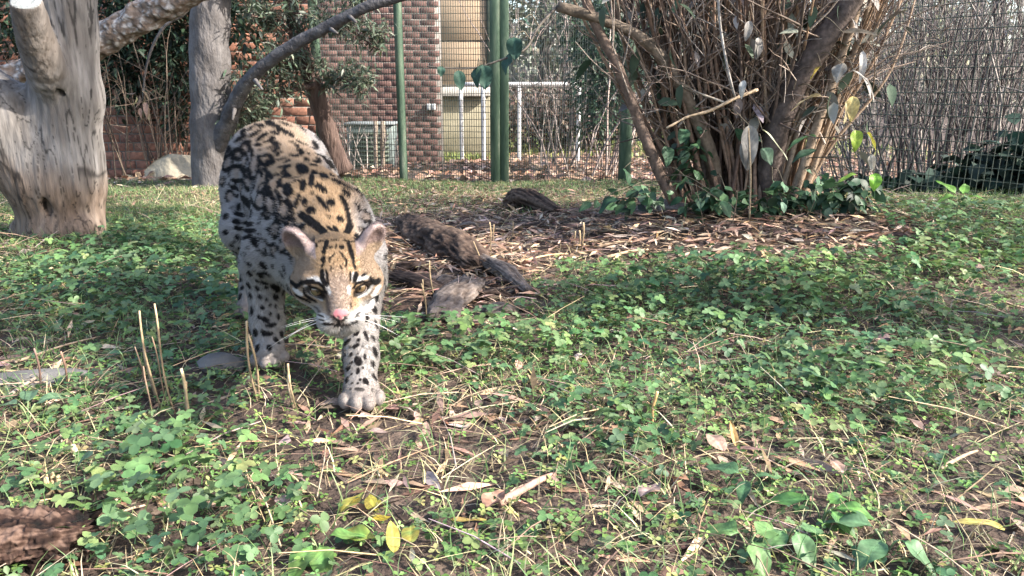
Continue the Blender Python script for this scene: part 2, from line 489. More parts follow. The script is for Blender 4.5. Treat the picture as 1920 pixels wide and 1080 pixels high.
wires(ra_, rb_, -.06, 1.9, .026, .052, .0019, 'wire_mesh', f2)
# white railing beyond
M_WHITE = mat_noise('white_paint', [(.3, (.5, .5, .5)), (.7, (.62, .62, .61))], scale=12, rough=.45, bump=.05)
rl = empty('railing', (.2, 10.2, -.45), 'white pipe handrail on slim posts behind the fence', 'railing')
for px in (866, 907, 973, 1083):
    p = at(px, 290, 10.2)
    under(mesh_np('post', *tube([(p[0], 10.2, z) for z in np.linspace(-.6, .565, 6)], .027, 12), M_WHITE, None, True), rl)
pa, pb = at(862, 160, 10.2), at(1088, 160, 10.2)
under(mesh_np('top_rail', *tube([(x, 10.2, .585) for x in np.linspace(pa[0], pb[0], 8)], .030, 12), M_WHITE, None, True), rl)
# utility cabinet by the building
u = empty('utility_cabinet', (-1.45, 7.9, -.3), 'grey green utility cabinet standing against the brick building', 'cabinet')
M_CAB = mat_noise('cabinet_paint', [(.3, (.10, .13, .12)), (.7, (.17, .20, .19))], scale=6, rough=.5, bump=.1)
box('body', (-1.68, 7.75, -.34), (-1.22, 8.1, .17), M_CAB, u, .01)
box('lid', (-1.70, 7.73, .172), (-1.20, 8.12, .20), mat_noise('cabinet_lid', [(.3, (.16, .18, .18)), (.7, (.22, .24, .24))], scale=6, rough=.6), u, .008)
for i in range(8): box('louvre', (-1.64, 7.742, -.24 + .045 * i), (-1.26, 7.749, -.215 + .045 * i), M_DARKTRIM, u)
for px in (706, 719):
    p = at(px, 300, 7.6)
    o = mesh_np('wooden_stake', *tube([(p[0] + .01 * math.sin(z * 5), 7.6, z) for z in np.linspace(-.4, .22, 6)], .024, 8, .15), mat_noise('stake_wood', [(.3, (.20, .16, .12)), (.7, (.32, .26, .2))], scale=10, stretch=(4, 4, 1)), None, True)
    tag(o, 'thin wooden stake in front of the utility cabinet, ' + ('nearer the leaning tree' if px == 706 else 'nearer the round fence post'), 'stake')

# ================================================================== stump and trunks
def paint(V, stops, scale, seed, stretch=(1, 1, 1)):
    v = np.clip(.5 + .5 * nz(V * np.array(stretch), scale, seed) + .25 * nz(V * np.array(stretch), scale * 2.7, seed + 1), 0, 1)
    ps = [s[0] for s in stops]
    return np.stack([np.interp(v, ps, [s[1][c] for s in stops]) for c in range(3)], 1)
M_WOOD = mat_col('weathered_wood', rough=.8, spec=.2, vary=.22, vscale=45, bump=.6, bscale=90)
M_STUMP = mat_col('grey_deadwood', rough=.8, spec=.2, vary=.30, vscale=70, bump=.8, bscale=120, stretch=(1, 1, .16))
def build_stump():
    y0 = 2.78
    A = lambda px, py, y=y0: at(px, py, y)
    f = Field(np.arange(-2.5, -1.35, .0055), np.arange(2.38, 3.10, .0055), np.arange(-.10, 1.0, .0055))
    s0, s1 = A(90, 145, 2.66), A(48, 2, 2.50); sa = (s1 - s0) / np.linalg.norm(s1 - s0)
    f.cone(s0, s1, .064, .046, .03)
    f.ell(s1 + sa * .40, (.40, .40, .40), None, .004, 'sub')                                   # saw cut
    f.cone(A(114, 470), A(112, 330), .140, .130, .08)
    f.cone(A(118, 340), A(126, 190), .135, .108, .06)
    f.cone(A(126, 190), A(122, -60), .108, .094, .05)
    f.cone(A(122, -60), A(118, -260), .094, .085, .05)
    f.cone(A(85, 330, 2.76), A(-20, 225, 2.72), .125, .150, .09)
    f.cone(A(-20, 225, 2.72), A(-150, 90, 2.72), .150, .13, .05)
    for a, r in ((A(60, 465), .06), (A(166, 440), .045), (A(150, 462, 2.70), .05), (A(95, 470, 2.68), .06)):      # root flare
        f.cone(a + np.array([0, 0, .05]), a + np.array([(a[0] + 1.68) * .35, -.02, -.06]), r, r * .8, .06)
    f.ell(A(86, 388, 2.635), (.016, .05, .036), None, .012, 'sub')                           # knot hole
    f.cone(A(112, 165, 2.66), A(122, 300, 2.645), .005, .006, .01, 'sub')                    # drying crack
    f.cone(A(121, 60, 2.68), A(126, 120, 2.675), .006, .006, .01, 'sub')
    f.cone(A(166, 250, 2.70), A(168, 330, 2.70), .006, .008, .012, 'sub')
    f.ell(A(115, 170, 2.665), (.010, .03, .016), None, .008, 'sub')
    V, Q = f.mesh(); V = relax(V, Q, 2)
    N = vnormals(V, Q)
    sv = V * np.array([1, 1, .16])
    V = V + N * (.0035 * nz(sv, 30, 1) + .003 * nz(sv, 75, 2) + .007 * nz(V, 6, 3))[:, None]
    C = paint(V, [(0, (.085, .076, .07)), (.4, (.125, .115, .108)), (.65, (.155, .145, .138)), (1, (.20, .19, .184))], 16, 4, (1, 1, .3))
    low = sstep(.10, -.04, V[:, 2] - .20 - .22 * (-1.55 - V[:, 0]) + .03 * nz(V, 14, 6))
    C2 = paint(V, [(0, (.10, .065, .042)), (.4, (.105, .072, .05)), (.7, (.15, .108, .08)), (1, (.20, .155, .12))], 24, 8, (1, 1, .2))
    C = C * (1 - .8 * low[:, None]) + C2 * .8 * low[:, None]
    edge = np.exp(-((V[:, 2] - .25 - .22 * (-1.55 - V[:, 0]) + .03 * nz(V, 14, 6)) / .008) ** 2) * (nz(V, 10, 9) > -.1)
    C *= (1 - .65 * edge)[:, None]
    crack = np.maximum(sstep(.50, .75, nz(V * np.array([1, 1, .05]), 34, 12)), .8 * sstep(.45, .7, nz(V * np.array([1, 1, .04]), 85, 13)))
    C *= (1 - .25 * crack)[:, None]
    thin = np.maximum(sstep(.045, .012, np.abs(nz(V * np.array([1, 1, .10]), 16, 31))), sstep(.05, .015, np.abs(nz(V * np.array([1, 1, .07]), 34, 33)))) * (nz(V, 5, 34) > -.15)
    C *= (1 - .72 * thin)[:, None]
    dst = np.linalg.norm(V - s0 - np.clip(((V - s0) @ sa), 0, .4)[:, None] * sa, axis=1); bs = sstep(.075, .055, dst) * ((V - s0) @ sa > .02)
    C = C * (1 - .6 * bs[:, None]) + np.array([.085, .065, .05]) * .6 * bs[:, None]
    cut = (np.linalg.norm(V - s1, axis=1) < .062) & (N @ sa > .75)
    C[cut] = (.24, .25, .24)
    root = tag(mesh_np('dead_stump', V, Q, M_STUMP, None, True, C), 'bare weathered grey stump, forked, with a sawn limb', 'stump')
build_stump()
M_BARK = mat_noise('grey_bark', [(.25, (.045, .040, .038)), (.5, (.10, .091, .088)), (.75, (.16, .15, .146))], scale=12, stretch=(1, 1, .45), bump=.9, bscale=38, dist=.02, distort=.5)
M_BARKRED = mat_noise('reddish_bark', [(.25, (.035, .022, .019)), (.5, (.095, .062, .05)), (.75, (.18, .125, .105))], scale=26, stretch=(1, 1, .15), bump=1.0, bscale=60, dist=.02)
def line(pts, n=8): return spline([at(*p) for p in pts], n)
tr = empty('forked_tree', at(398, 352, 4.6), 'straight grey trunk with a thick branch arching over the ocelot', 'tree')
P = line([(400, 366, 4.6), (397, 300, 4.6), (396, 200, 4.6), (393, 100, 4.6), (396, 0, 4.6), (398, -160, 4.6), (402, -320, 4.6)], 14)
rr = np.interp(np.linspace(0, 1, len(P)), [0, .06, .25, 1], [.142, .120, .118, .095])
under(mesh_np('trunk', *tube(P, rr, 40, .10, 9, 2), M_BARK, None, True), tr)
P = line([(392, 345, 4.60), (402, 290, 4.57), (424, 238, 4.5), (444, 185, 4.42), (478, 138, 4.36), (545, 88, 4.3), (615, 50, 4.25), (690, 12, 4.2), (760, -10, 4.2), (860, -60, 4.2)], 12)
rr = np.interp(np.linspace(0, 1, len(P)), [0, .1, .22, .4, .65, 1], [.05, .058, .05, .038, .031, .024])
br = under(mesh_np('branch', *tube(P, rr, 24, .16, 22, 5), mat_noise('dark_grey_bark', [(.25, (.025, .023, .025)), (.5, (.065, .062, .065)), (.8, (.14, .135, .135))], scale=16, bump=.9, bscale=60, dist=.012), None, True), tr)
for a, b_ in (((620, 55, 4.22), (632, 62, 4.15)), ((655, 30, 4.2), (668, 42, 4.12)), ((478, 150, 4.3), (492, 168, 4.25)), ((440, 205, 4.4), (436, 225, 4.33))):
    q = spline([at(*a), at(*b_)], 4); mesh_np('branch_stub', *tube(q, np.linspace(.013, .006, len(q)), 8, .2, 30), M_BARK, None, True).parent = br
lt = empty('leaning_tree', at(628, 300, 4.93), 'reddish barked tree leaning away beside the fence with narrow grey green leaves', 'tree')
P = line([(640, 320, 4.98), (622, 270, 4.93), (602, 205, 4.88), (583, 140, 4.83), (560, 80, 4.78), (545, 0, 4.78), (540, -120, 4.78)], 10)
under(mesh_np('trunk', *tube(P, np.interp(np.linspace(0, 1, len(P)), [0, .1, .4, 1], [.080, .066, .056, .04]), 28, .12, 16, 7), M_BARKRED, None, True), lt)
lb = [[(583, 140, 4.83), (540, 120, 4.68), (480, 150, 4.58), (450, 210, 4.53)], [(560, 80, 4.78), (600, 50, 4.68), (660, 60, 4.58), (705, 90, 4.53)], [(560, 80, 4.78), (520, 40, 4.68), (470, 30, 4.58)],
      [(545, 0, 4.78), (620, -20, 4.68), (690, 10, 4.58)], [(592, 170, 4.83), (640, 150, 4.78), (680, 175, 4.68)], [(590, 160, 4.78), (520, 180, 4.68), (462, 240, 4.63), (455, 262, 4.58)], [(545, 0, 4.78), (480, -40, 4.58), (430, -20, 4.58)]]
lbp = [line(q, 6) for q in lb]
for q in lbp: under(mesh_np('branch', *tube(q, np.linspace(.018, .005, len(q)), 7, .1, 20), M_BARKRED, None, True), lt)
# peeling log leaning behind the stump
P = line([(-60, 185, 3.5), (20, 148, 3.5), (100, 118, 3.5), (180, 82, 3.5), (255, 40, 3.5), (330, -2, 3.5), (430, -60, 3.5)], 12)
V, F = tube(spline(P[::6], 20), .064, 72, .22, 20, 9); V = V + .006 * nz(V, 60, 4)[:, None]
C = paint(V, [(0, (.06, .045, .035)), (.40, (.15, .11, .085)), (.62, (.17, .14, .12)), (.74, (.30, .28, .265)), (1, (.38, .36, .34))], 48, 21)
C[V[:, 2] < P[:, 2].min() - 1] *= 1
o = tag(mesh_np('leaning_log', V, F, M_WOOD, None, True, C), 'log with flaking pale bark slanting up behind the grey stump', 'log')
# hanging dead twig
q = line([(356, -10, 3.9), (345, 25, 3.9), (310, 48, 3.88), (285, 90, 3.86), (272, 140, 3.85), (268, 190, 3.85)], 5)
hb = empty('dead_twig', q[0], 'bare hanging twig with a shrivelled leaf bunch at its tip, left of the straight trunk', 'twig')
under(mesh_np('stem', *tube(q, np.linspace(.010, .004, len(q)), 7, .15, 30), M_BARK, None, True), hb)
# pale rock
def rock(name, c, r, seed, mat, sub=4, rot=0.0, flat=1.0, cut=(.62, .85)):
    bm = bmesh.new(); bmesh.ops.create_icosphere(bm, subdivisions=sub, radius=1)
    V = np.array([v.co[:] for v in bm.verts]); F = np.array([[v.index for v in f.verts] for f in bm.faces]); bm.free()
    rs = np.random.default_rng(seed)
    for _ in range(9):                                   # planar facets
        n = rs.normal(size=3); n /= np.linalg.norm(n); n[2] *= flat; d = rs.uniform(*cut)
        s = V @ n - d; V = V - np.maximum(s, 0)[:, None] * n * (1 - .1)
    V = V * (1 + .05 * nz(V, 3, seed) + .025 * nz(V, 9, seed))[:, None]
    V = V * np.array(r); ca, sa = math.cos(rot), math.sin(rot)
    V = np.stack([ca * V[:, 0] - sa * V[:, 1], sa * V[:, 0] + ca * V[:, 1], V[:, 2]], 1) + np.array(c)
    return mesh_np(name, V, F, mat, None, False)
M_ROCK = mat_noise('sandy_rock', [(.25, (.17, .15, .11)), (.5, (.27, .24, .18)), (.8, (.35, .315, .24))], scale=9, bump=.6, bscale=40, dist=.01)
g = at(338, 325, 5.4)
tag(rock('boulder', (g[0], 5.4, -.03), (.27, .22, .145), 15, M_ROCK, rot=.5, flat=1.0, cut=(.38, .62)), 'pale angular boulder lying in front of the brick wall', 'rock')
M_SLATE = mat_noise('grey_stone', [(.25, (.06, .056, .054)), (.5, (.11, .105, .10)), (.8, (.17, .165, .16))], scale=14, bump=.5, bscale=60, dist=.006)
g = G(425, 692); tag(rock('flat_stone', (g[0] - .012, g[1], g[2] + .004), (.050, .040, .030), 8, M_SLATE, rot=.3, cut=(.5, .75)), 'flat grey stone half buried left of the planted forepaw', 'stone')
g = G(60, 715); tag(rock('flat_stone', (g[0], g[1], g[2] + .0), (.11, .05, .022), 12, M_SLATE, rot=.25), 'flat grey slab among dry grass at the far left edge', 'stone')
# ================================================================== leaves
def leaf_t(w=.5, n=4, fold=.18, curl=.25, tip=1.0, notch=0.0):
    """leaf blade along +y, length 1: midrib plus two edges; returns V, [quads, tris]"""
    t = np.linspace(0, 1, n + 1)
    wid = w * .5 * np.sin(np.pi * np.clip(t, 0, 1) ** (.75 * tip)) ** .8
    wid[0] = .02 * w; wid[-1] = .0
    z = -curl * t ** 2
    mid = np.stack([0 * t, t, z], 1)
    L = np.stack([-wid, t - notch * (1 - t) * wid, z + fold * wid], 1); Rr = L * np.array([-1, 1, 1])
    V = np.concatenate([mid, L[1:-1], Rr[1:-1]]); m = n + 1; l0, r0 = m, m + n - 1
    Q, T = [], []
    T += [[0, 1, l0], [0, r0, 1]]
    for i in range(1, n - 1):
        Q += [[i, i + 1, l0 + i, l0 + i - 1], [i, r0 + i - 1, r0 + i, i + 1]]
    T += [[n - 1, n, l0 + n - 2], [n - 1, r0 + n - 2, n]]
    return V, [np.array(Q).reshape(-1, 4), np.array(T)]
def leaflet_round(n=7, w=.9, cup=.18):
    """rounded leaflet along +y, base at the origin"""
    a = np.linspace(-.5 * np.pi + .35, 1.5 * np.pi - .35, n)
    V = [(0, 0, 0)] + [(.5 * w * math.cos(q), .52 + .5 * math.sin(q), cup * abs(math.cos(q)) * .6 - .10 * (.5 + .5 * math.sin(q))) for q in a]
    V.append((0, .5, -.04))
    c = len(V) - 1
    F = [[c, i, i + 1] for i in range(0, n)] + [[c, n, 0]]
    return np.array(V), [np.array(F)]
def trefoil():
    V0, F0 = leaflet_round(); parts = []
    for a, s in ((0, 1.0), (1.95, .9), (-1.95, .9)):
        ca, sa = math.cos(a), math.sin(a)
        V = V0 * s; V = np.stack([ca * V[:, 0] - sa * V[:, 1], sa * V[:, 0] + ca * V[:, 1], V[:, 2] + .03], 1)
        parts.append((V, F0))
    parts.append((np.array([(-.03, 0, 0), (.03, 0, 0), (.04, -.5, -1.0), (-.02, -.5, -1.0)]), [np.array([[0, 1, 2], [0, 2, 3]])]))
    return merge(parts)
M_LEAF = mat_col('leaf', rough=.48, spec=.32, trans=.30, vary=.28, vscale=45)
M_DRY = mat_col('dry_leaf', rough=.8, spec=.2, trans=.15, vary=.35, vscale=90)
M_GLOSSY = mat_col('glossy_leaf', rough=.6, spec=.16, trans=.08, vary=.2, vscale=30)
M_STEM = mat_col('stem_bark', rough=.75, spec=.25, vary=.35, vscale=70, bump=.5, bscale=120)
def pick(palette, n, jit=.18, weights=None):
    p = np.array(palette); c = p[rng.choice(len(p), n, p=weights)]
    return np.clip(c * (1 + jit * rng.normal(size=(n, 1))) * (1 + .06 * rng.normal(size=(n, 3))), .004, .9)
def leaves_on(paths, n, T, size, palette, droop=.5, spread=.03, start=.2, jit=.2):
    """leaves set along branch polylines: returns V, F, C"""
    T, F = T
    pos, dirs = [], []
    ls = np.array([len(p) for p in paths], float)
    for k in rng.choice(len(paths), n, p=ls / ls.sum()):
        P = paths[k]; s = (start + (1 - start) * rng.random()) * (len(P) - 1); i = min(int(s), len(P) - 2); t = s - i
        pos.append(P[i] * (1 - t) + P[i + 1] * t); dirs.append(P[i + 1] - P[i])
    pos = np.array(pos) + spread * rng.normal(size=(n, 3)); dirs = np.array(dirs)
    yaw = np.arctan2(-dirs[:, 0], dirs[:, 1]) + rng.normal(size=n) * 1.2
    tilt = rng.normal(size=n) * .6 - droop
    M = frames(yaw, tilt, rng.normal(size=n) * .6)
    return scatter(T, F, pos, M, size * (.6 + .7 * rng.random(n)), pick(palette, n, jit))
def twigs(base, n, h, spread, r, lean=(0, 0), fork=2, seed=0, wob=.06, up=1.0):
    """a fan of upright wavering stems with side shoots; list of (points, radii)"""
    rs = np.random.default_rng(seed); out = []
    def grow(p, d, L, rad, lvl):
        k = max(4, int(L / .09)); pts = [p]
        for _ in range(k):
            d = d + rs.normal(size=3) * wob + np.array([0, 0, .02 * up]); d = d / np.linalg.norm(d)
            pts.append(pts[-1] + d * L / k)
        out.append((np.array(pts), np.linspace(rad, rad * .35, len(pts))))
        if lvl < fork:
            for _ in range(rs.integers(2, 5)):
                i = rs.integers(k // 3, k); dd = d + rs.normal(size=3) * .55; dd /= np.linalg.norm(dd)
                grow(pts[i], dd, L * rs.uniform(.25, .5), rad * .5, lvl + 1)
    for _ in range(n):
        a = rs.uniform(0, 2 * np.pi); q = np.sqrt(rs.random()) * spread
        p = np.array(base, float) + np.array([math.cos(a) * q, math.sin(a) * q, -.03])
        d = np.array([math.cos(a) * .28 * q / spread + lean[0] + rs.normal() * .12, math.sin(a) * .28 * q / spread + lean[1] + rs.normal() * .12, 1.0])
        grow(p, d / np.linalg.norm(d), h * rs.uniform(.6, 1.1), r * rs.uniform(.6, 1.3), 0)
    return out
def stems_mesh(tw, sides, palette, seed, name, parent=None, mat=None):
    parts = [tube(p, r, sides, 0, cap=False) for p, r in tw]
    V, F = merge(parts); rs = np.random.default_rng(seed)
    cs = np.array(palette)[rs.integers(0, len(palette), len(parts))] * (1 + .15 * rs.normal(size=(len(parts), 1)))
    C = np.concatenate([np.tile(c, (len(p[0]), 1)) for c, p in zip(cs, parts)])
    o = mesh_np(name, V, F, mat or M_STEM, None, True, np.clip(C, .01, .9))
    return under(o, parent) if parent is not None else o

# ---------------- unseen tree added past the wider fence so its crown shades the left side
ot = empty('added_shade_tree', (3.7, .7, 0), 'unseen tall tree added beyond the wider fence so its crown shades the stump', 'tree')
P = spline([(3.7, .7, -.1), (3.65, .75, 1.0), (3.5, .9, 2.2), (3.2, 1.1, 3.2), (2.9, 1.4, 4.2), (2.7, 1.6, 5.0)], 8)
under(mesh_np('trunk', *tube(P, np.linspace(.16, .06, len(P)), 20, .1, 8, 3), M_BARK, None, True), ot)
ol = [spline(q, 6) for q in ([(3.5, .9, 2.3), (3.1, .45, 3.0), (2.75, .1, 3.3), (2.35, -.05, 3.45)], [(3.2, 1.1, 3.2), (2.6, .9, 3.6), (2.1, .8, 3.75), (1.6, .8, 3.8)], [(3.2, 1.1, 3.2), (2.8, 1.9, 3.6), (2.2, 2.5, 3.8), (1.7, 2.9, 3.9)],
                             [(2.9, 1.4, 4.0), (2.2, 2.2, 4.1), (1.4, 3.2, 4.0), (.6, 4.1, 3.9)], [(2.9, 1.4, 4.0), (2.4, 1.5, 4.3), (1.8, 1.7, 4.3)], [(2.8, 1.5, 4.5), (1.6, 3.2, 4.5), (.2, 4.6, 4.2), (-.4, 5.0, 4.1)])]
for q in ol: under(mesh_np('limb', *tube(q, np.linspace(.05, .015, len(q)), 8, .1, 9), M_BARK, None, True), ot)
ot_tw = []
for q in ol:
    for i in range(4, len(q)): ot_tw += twigs(q[i], 3, .45, .03, .006, lean=(rng.normal() * 1.2, rng.normal() * 1.2), fork=1, seed=int(rng.integers(1e6)), wob=.12, up=0)
s_ = stems_mesh(ot_tw, 4, [(.12, .09, .075)], 2, 'twig_spray', ot); tag(s_, kind='stuff')
V, F, C = leaves_on([t[0] for t in ot_tw], 7500, leaf_t(.5, 2, .15, .2), .125, [(.06, .10, .05), (.09, .14, .07)], .2, .07, 0)
o = under(mesh_np('crown', V, F, M_LEAF, None, False, C), ot); tag(o, kind='stuff')

# ---------------- leaning tree crown, dry bunch on the twig
OLIVE = [(.085, .115, .075), (.12, .15, .105), (.06, .085, .06), (.17, .19, .14)]
tw = []
for q in lbp:
    for i in range(2, len(q), 1):
        tw += [t for t in twigs(q[i], 2, .20, .02, .003, lean=(rng.normal() * .7, rng.normal() * .4), fork=1, seed=int(rng.integers(1e6)), wob=.12, up=0)]
stems_mesh(tw, 4, [(.10, .075, .06), (.15, .11, .09)], 3, 'twig_spray', lt)['kind'] = 'stuff'
V, F, C = leaves_on([t[0] for t in tw], 6500, leaf_t(.22, 3, .1, .15), .052, OLIVE, .2, .025, .0)
o = under(mesh_np('crown', V, F, M_LEAF, None, False, C), lt); tag(o, kind='stuff')
V, F, C = leaves_on([np.array([at(262, 165, 3.85), at(268, 190, 3.85), at(275, 215, 3.85)])], 16, leaf_t(.35, 3, .5, .6), .06, [(.22, .17, .13), (.3, .24, .19), (.12, .09, .07)], 1.1, .012, 0)
under(mesh_np('leaf_bunch', V, F, M_DRY, None, False, C), hb)

# ---------------- dark evergreen bush in front of the brick wall
def leafy_mass(name, label, cat, blobs, n, T, size, palette, mat=M_LEAF, stems=None, kind=None, droop=.3):
    pos = []
    bl = np.array([b[:6] for b in blobs], float); vol = np.prod(bl[:, 3:], axis=1) ** (2 / 3)
    k = rng.choice(len(bl), n, p=vol / vol.sum())
    d = rng.normal(size=(n, 3)); d /= np.linalg.norm(d, axis=1)[:, None]; rad = rng.random(n) ** .45
    rad *= 1 + .35 * nz(d * 1.0 + bl[k, :3], 2.2, 4)
    pos = bl[k, :3] + d * rad[:, None] * bl[k, 3:]
    keep = pos[:, 2] > height(pos[:, 0], pos[:, 1]) - .0
    pos, d = pos[keep], d[keep]; n = len(pos)
    yaw = np.arctan2(-d[:, 0], d[:, 1]) + rng.normal(size=n) * .8
    M = frames(yaw, rng.normal(size=n) * .5 - droop, rng.normal(size=n) * .5)
    V, F, C = scatter(T[0], T[1], pos, M, size * (.6 + .7 * rng.random(n)), pick(palette, n, .22))
    o = mesh_np('foliage', V, F, mat, None, False, C); tag(o, kind='stuff')
    root = empty(name, (bl[:, 0].mean(), bl[:, 1].mean(), float(height(bl[:, 0].mean(), bl[:, 1].mean()))))
    tag(root, label, cat)
    under(o, root)
    if stems:
        s = stems_mesh(stems, 5, [(.10, .075, .055), (.16, .12, .09), (.07, .055, .045)], 5, 'stems', root); tag(s, kind='stuff')
    return root
DARKGREEN = [(.022, .042, .026), (.035, .060, .035), (.05, .075, .045), (.016, .030, .02)]
B = lambda px, py, y, rx, ry, rz: (*at(px, py, y), rx, ry, rz)
st = twigs((*at(250, 330, 5.7)[:2], -.15), 22, 1.3, .35, .006, seed=3) + twigs((*at(330, 330, 5.75)[:2], -.15), 26, 1.2, .25, .006, seed=4)
leafy_mass('evergreen_bush', 'dark evergreen bush with thin stems against the brick wall, behind the leaning log', 'bush',
           [B(250, 40, 5.75, .42, .26, .40), B(330, 90, 5.8, .25, .22, .36), B(205, 100, 5.8, .22, .22, .36), B(300, -40, 5.7, .55, .3, .4), B(445, 30, 5.75, .26, .2, .42), B(330, 190, 5.82, .16, .15, .3), B(30, 40, 5.8, .5, .22, .35), B(245, 170, 5.85, .22, .12, .2)],
           9500, leaf_t(.34, 3, .15, .2), .062, DARKGREEN, stems=st)
st = twigs((*at(520, 320, 5.9)[:2], -.15), 14, .9, .4, .005, seed=8)
leafy_mass('climbing_shrub', 'sparse shrub with thin dark stems before the sunlit bricks, behind the ocelot', 'shrub',
           [B(470, 235, 5.85, .16, .1, .2), B(540, 255, 5.85, .18, .1, .14), B(570, 140, 5.9, .2, .1, .22)], 700, leaf_t(.3, 3, .15, .2), .05, OLIVE, stems=st)

# ---------------- background thicket and trees beyond the fences
GREY = [(.13, .11, .105), (.19, .165, .155), (.09, .075, .075), (.27, .24, .22)]
k = 0
for px, y, h, n, rad, why in ((1640, 4.6, 1.5, 16, .35, 'nearest the leafy shrub'), (1720, 4.3, 1.5, 18, .35, 'second from the leafy shrub'), (1800, 4.7, 1.7, 18, .4, 'behind the broad bright leaves'),
                              (1870, 4.1, 1.5, 16, .3, 'above the dark ivy'), (1960, 4.2, 1.6, 16, .35, 'at the outer end of the thicket'), (1760, 6.2, 1.9, 18, .6, 'deepest in the thicket')):
    p = at(px, 330, y); z = float(height(p[0], p[1]))
    o = stems_mesh(twigs((p[0], y, z), int(n * 1.8), h, rad, .0068, lean=(-.12, 0), fork=2, seed=40 + k, wob=.085), 4, GREY, k, 'bare_shrub')
    tag(o, 'bare grey twiggy shrub behind the wider fence, ' + why, 'shrub', 'bare shrubs behind the wider fence'); k += 1
for px, y, h, n, why in ((1095, 6.3, 1.7, 9, 'with pinkish stems beside the fence corner post'), (1030, 8.0, 1.6, 12, 'dark and low behind the white railing'), (1125, 7.6, 1.8, 12, 'close behind the fence corner'), (700, 7.2, .6, 9, 'low in front of the utility cabinet')):
    p = at(px, 320, y); z = float(height(p[0], y))
    o = stems_mesh(twigs((p[0], y, z), n, h, .28, .009, lean=(0, 0), fork=2, seed=60 + k, wob=.08), 4, [(.30, .24, .21), (.36, .30, .27), (.22, .17, .15)] if px > 1090 else GREY, k, 'bare_shrub')
    tag(o, 'bare shrub ' + why, 'shrub'); k += 1
leafy_mass('evergreen_bush', 'dense dark green bush beyond the fence corner, past the white railing', 'bush',
           [B(1130, 120, 7.0, .30, .3, .7), B(1180, 60, 7.4, .4, .3, .7), B(1090, 60, 9.5, .3, .3, .5)], 6000, leaf_t(.32, 3, .15, .2), .085, [(.04, .08, .05), (.07, .12, .07), (.03, .055, .04)])
leafy_mass('brown_hedge', 'brown winter hedge behind the white railing', 'hedge',
           [B(1000, 225, 12.5, 1.1, .5, .55), B(1075, 215, 12.5, .8, .5, .6), B(1150, 215, 12.5, .8, .5, .5)], 7000, leaf_t(.5, 2, .2, .3), .10, [(.10, .07, .055), (.16, .11, .085), (.07, .05, .045), (.2, .15, .12)])
for px, y, h, w_, pal, lab in ((1010, 17, 6, 2.4, [(.13, .15, .10), (.2, .2, .15)], 'far pale green tree above the white railing'), (1320, 15, 6, 2.6, [(.10, .14, .08), (.17, .2, .12)], 'far green tree behind the many stemmed shrub'),
                               (1620, 16, 5, 2.2, [(.18, .19, .12), (.25, .23, .16)], 'far pale tree just beyond the shrub'), (1800, 22, 7, 3.2, [(.20, .21, .12), (.28, .26, .16)], 'far yellowish tree behind the thicket'),
                               (2050, 18, 6, 2.8, [(.12, .15, .09), (.2, .2, .14)], 'far green tree past the end of the thicket'), (1170, 26, 8, 3, [(.2, .2, .17), (.26, .25, .21)], 'farthest hazy tree behind the fence corner')):
    p = at(px, 250, y); z = float(height(p[0], y))
    t_ = empty('tree', (p[0], y, z), lab, 'tree')
    tk = np.array([(p[0] + .12 * math.sin(q * 5), y, z + h * q) for q in np.linspace(-.02, .8, 9)])
    under(mesh_np('trunk', *tube(tk, np.linspace(.16, .04, 9), 10, .1, 3), M_BARK, None, True), t_)
    limbs = twigs((p[0], y, z + h * .12), 9, h * .6, w_ * .2, .035, fork=2, seed=int(px), wob=.12)
    s_ = stems_mesh(limbs, 4, GREY, 1, 'limbs', t_); tag(s_, kind='stuff')
    V, F, C = leaves_on([q[0] for q in limbs], 2600 if px < 1500 else 1000, leaf_t(.6, 2, .2, .2), .16, pal, .2, .28, .2)
    o = under(mesh_np('crown', V, F, M_LEAF, None, False, C), t_); tag(o, kind='stuff')
# far wood closing the view
n = 13000
a = rng.uniform(-1.25, 1.25, n); rd = rng.uniform(34, 46, n); hh = 5.0 * rng.random(n) ** 1.3 * (1 + .3 * nz2(a * 8, a * 0, 1, 3))
pos = np.stack([np.sin(a) * rd, np.cos(a) * rd, hh - .6], 1)
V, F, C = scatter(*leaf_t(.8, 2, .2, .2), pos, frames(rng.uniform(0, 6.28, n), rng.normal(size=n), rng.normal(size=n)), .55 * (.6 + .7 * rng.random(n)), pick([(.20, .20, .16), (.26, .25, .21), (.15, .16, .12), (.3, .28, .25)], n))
tag(mesh_np('distant_wood', V, F, M_LEAF, None, False, C), 'pale far wood closing the horizon', 'wood', kind='stuff')
# dark ivy at the right
leafy_mass('ivy', 'dark ivy heaped along the foot of the wider fence', 'ivy',
           [B(1810, 345, 3.9, .40, .2, .10), B(1890, 335, 3.55, .30, .2, .15), B(1700, 350, 4.2, .35, .2, .06), B(1960, 310, 3.5, .25, .2, .22)],
           1500, leaf_t(.85, 3, .15, .2, 1.0, .5), .075, [(.018, .035, .028), (.028, .05, .038), (.04, .065, .05)], mat=M_GLOSSY)

